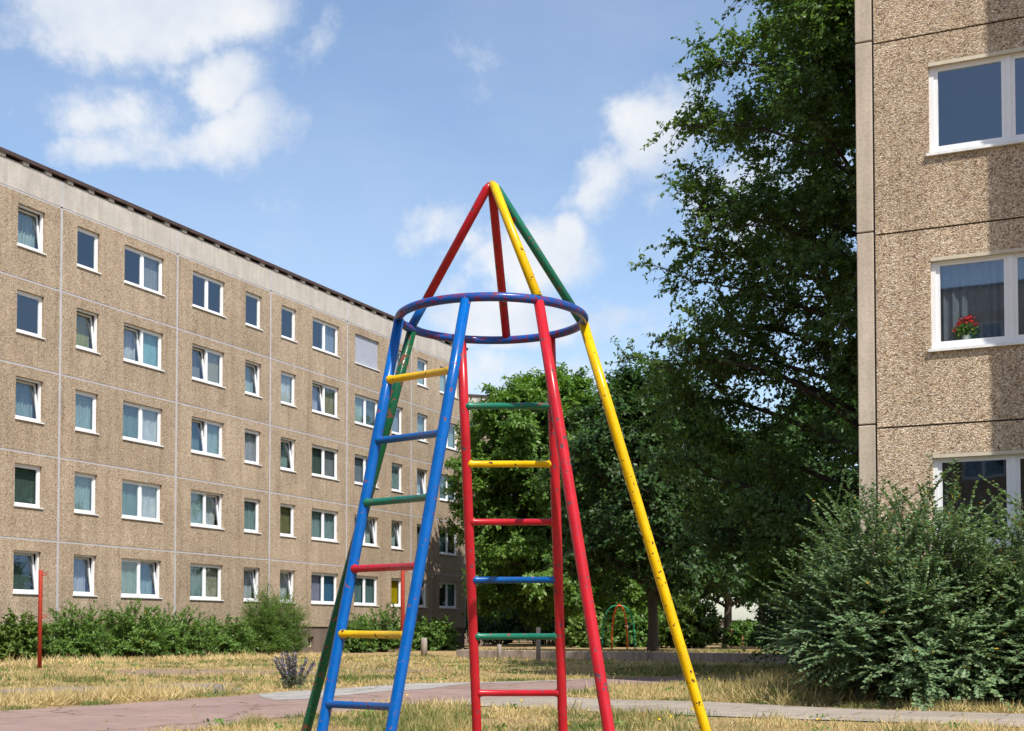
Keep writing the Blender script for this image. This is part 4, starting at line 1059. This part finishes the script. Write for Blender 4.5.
def grass():
    rg = np.random.RandomState(12); Ps = []; Hs = []; Ws = []; Ts = []
    for y0, y1, n, h, w in ((9.5, 13.5, 70000, .13, .007), (13.5, 18, 80000, .13, .009), (18, 27, 95000, .13, .013), (27, 50, 90000, .13, .020)):
        P = scatter(n, y0, y1, rg); cl = vn2(P[:, 0], P[:, 1], 2.6); big = vn2(P[:, 0]+40, P[:, 1], .55)
        k = excl(P) & (rg.rand(n) < np.clip((cl-.37)*4.6, .035, 1))
        k2 = k
        P, cl, big = P[k2], cl[k2], big[k2]
        m = len(P)
        H = h*.62*(.35+1.1*np.clip(cl-.25, 0, 1)*1.6)*(.5+.9*rg.rand(m))
        tall = vn2(P[:, 0]+7, P[:, 1]+3, 1.1); H *= 1+1.1*np.clip((tall-.55)*6, 0, 1)
        g = vn2(P[:, 0]+90, P[:, 1]+20, 1.0)
        T = np.clip(.15+.2*rg.rand(m)+np.clip((g-.47)*3.4, 0, .68)+rg.randn(m)*.08, 0, 1)
        T = np.where(rg.rand(m) < .10, .75+.25*rg.rand(m), T)
        # strip just in front of the shrubs: tall straw
        ql = -((P[:, 0]-LO[0])*(-.9077)+(P[:, 1]-LO[1])*.4195)
        st = (ql > 1.2) & (ql < 6.5) & (P[:, 1] > 24)
        H = np.where(st, H*1.5+.05, H); T = np.where(st & (rg.rand(m) < .8), T*.4, T)
        Ps.append(P); Hs.append(H); Ws.append(np.full(m, w)*(.7+.6*rg.rand(m))); Ts.append(T)
    # the green tussocks of the shaded strip and the front right of the lawn
    def patch(poly, n, h, w, tlo, thi, hv=.5):
        q = np.array([gr(*p) for p in poly]); lo, hi = q.min(0), q.max(0)
        P = lo+rg.rand(n, 2)*(hi-lo); k = inpoly(P, q) & excl(P); c = vn2(P[:, 0], P[:, 1], 2.2); k &= rg.rand(n) < np.clip((c-.3)*4, .05, 1); P = P[k]; m = len(P)
        Ps.append(P); Hs.append(h*(1-hv+2*hv*rg.rand(m))*(.5+c[k])); Ws.append(np.full(m, w)); Ts.append(tlo+(thi-tlo)*rg.rand(m))
    patch([(600, 671), (690, 667), (790, 668), (790, 676), (610, 676)], 8000, .12, .02, .45, 1)
    patch([(380, 708), (480, 706), (470, 740), (360, 740)], 5000, .10, .008, .4, .9)
    patch([(590, 700), (604, 690), (650, 687), (720, 684), (800, 690), (800, 703), (690, 700)], 26000, .085, .011, .05, .6)
    patch([(605, 714), (680, 718), (660, 740), (605, 740)], 3000, .10, .008, .4, .9)
    patch([(720, 706), (760, 690), (780, 680), (850, 690), (905, 706), (820, 706)], 26000, .25, .010, .15, .8)
    patch([(880, 708), (960, 700), (1040, 706), (1060, 714), (960, 713)], 6000, .12, .010, .2, .7)
    patch([(690, 680), (760, 672), (790, 690), (700, 697)], 12000, .17, .012, .2, .9)
    patch([(0, 702), (100, 698), (200, 694), (240, 693), (160, 701), (0, 709)], 14000, .19, .012, .02, .5)
    P = np.concatenate(Ps); H = np.concatenate(Hs); W = np.concatenate(Ws); T = np.concatenate(Ts); n = len(P)
    # terrace height beyond the wall
    onT = inpoly(P, [tuple(p) for p in tp]); z = np.where(onT, TZ, 0.)
    P3 = np.stack([P[:, 0], P[:, 1], z-.005], 1)
    A = np.stack([rg.randn(n)*.6, rg.randn(n)*.6, np.ones(n)], 1); flat = rg.rand(n) < .25; A[flat, 2] = .35
    N = norm(np.stack([rg.randn(n), rg.randn(n), np.full(n, .3)], 1))
    V, Fc = leaf_arrays(P3, A, N, H, W, .1, .35)
    tag(link('dry_grass', raw_mesh('dry_grass', V, Fc, T), M['grass']), 'patchy sun dried lawn grass with green tufts', 'grass', kind='stuff')
    # flowering stalks: thin stems with seed heads and small yellow flowers
    segs = []; FP = []; FA = []; FT = []
    k = 0
    while k < 420:
        P = scatter(1, 10.5, 36, rg, 1.0)
        if not excl(P)[0]: continue
        k += 1; p = np.array([P[0, 0], P[0, 1], 0]); h = (.14+.22*rg.rand())*min(1, .35+P[0, 1]/40); q = p+np.array([rg.randn()*.05, rg.randn()*.05, h]); segs.append((p, q, .0028, .0018))
        yel = rg.rand() < .22; kind = rg.rand()
        for j in range(6 if yel else 9):
            FP.append(q+rg.randn(3)*np.array([.008, .008, .008 if yel else .035])-np.array([0, 0, 0 if yel else .04])); FA.append(rg.randn(3)+np.array([0, 0, .5])); FT.append(1.0 if yel else (.15+.3*rg.rand()))
    V, Fc = tubes_np(segs, 3)
    mm = leafmat('stalk_heads', [(0, (.45, .36, .18)), (.5, (.22, .24, .08)), (.9, (.25, .22, .05)), (1, (.80, .60, .02))], .2, (1, 1, 1))
    V2, F2 = leaf_arrays(np.array(FP), np.array(FA), rg.randn(len(FP), 3), np.full(len(FP), .022), np.full(len(FP), .016))
    Va = np.concatenate([V, V2]); Fa = np.concatenate([Fc, F2+len(V)])
    tag(link('wild_flowers', raw_mesh('wild_flowers', Va, Fa, np.concatenate([.05+.3*rg.rand(len(Fc)), FT])), mm), 'thin wild stalks with seed heads and tiny yellow flowers in the dry lawn', 'wildflowers', kind='stuff')
    # leafy weeds
    WP = []; WA = []; 
    k = 0
    while k < 330:
        P = scatter(1, 11, 42, rg, 1.0)
        if not excl(P)[0]: continue
        k += 1; m = rg.randint(14, 40); az = rg.rand(m)*6.28; sz = .02+.025*rg.rand(); sp = .03+.12*rg.rand()
        for a in az: WP.append([P[0, 0]+rg.randn()*sp, P[0, 1]+rg.randn()*sp, .01+.05*rg.rand()]); WA.append([math.cos(a)*sz, math.sin(a)*sz, sz*(.2+1.0*rg.rand())])
    WP = np.array(WP); WA = np.array(WA); L = np.linalg.norm(WA, axis=1)*1.1
    V, Fc = leaf_arrays(WP, WA, np.tile([[0, 0, 1.]], (len(WP), 1))+rg.randn(len(WP), 3)*.2, L, L*.5)
    tag(link('weeds', raw_mesh('weeds', V, Fc, .2+.6*rg.rand(len(WP))), M['lf_shrub']), 'small green leafy weeds dotted over the dry lawn', 'weeds', kind='stuff')
    return n
ng = grass()
print('LEAVES', cnt, sum(cnt), 'GRASS', ng)
print('COLS', {k: (round(a, 2), round(b, 2)) for k, (a, b) in CX.items()})
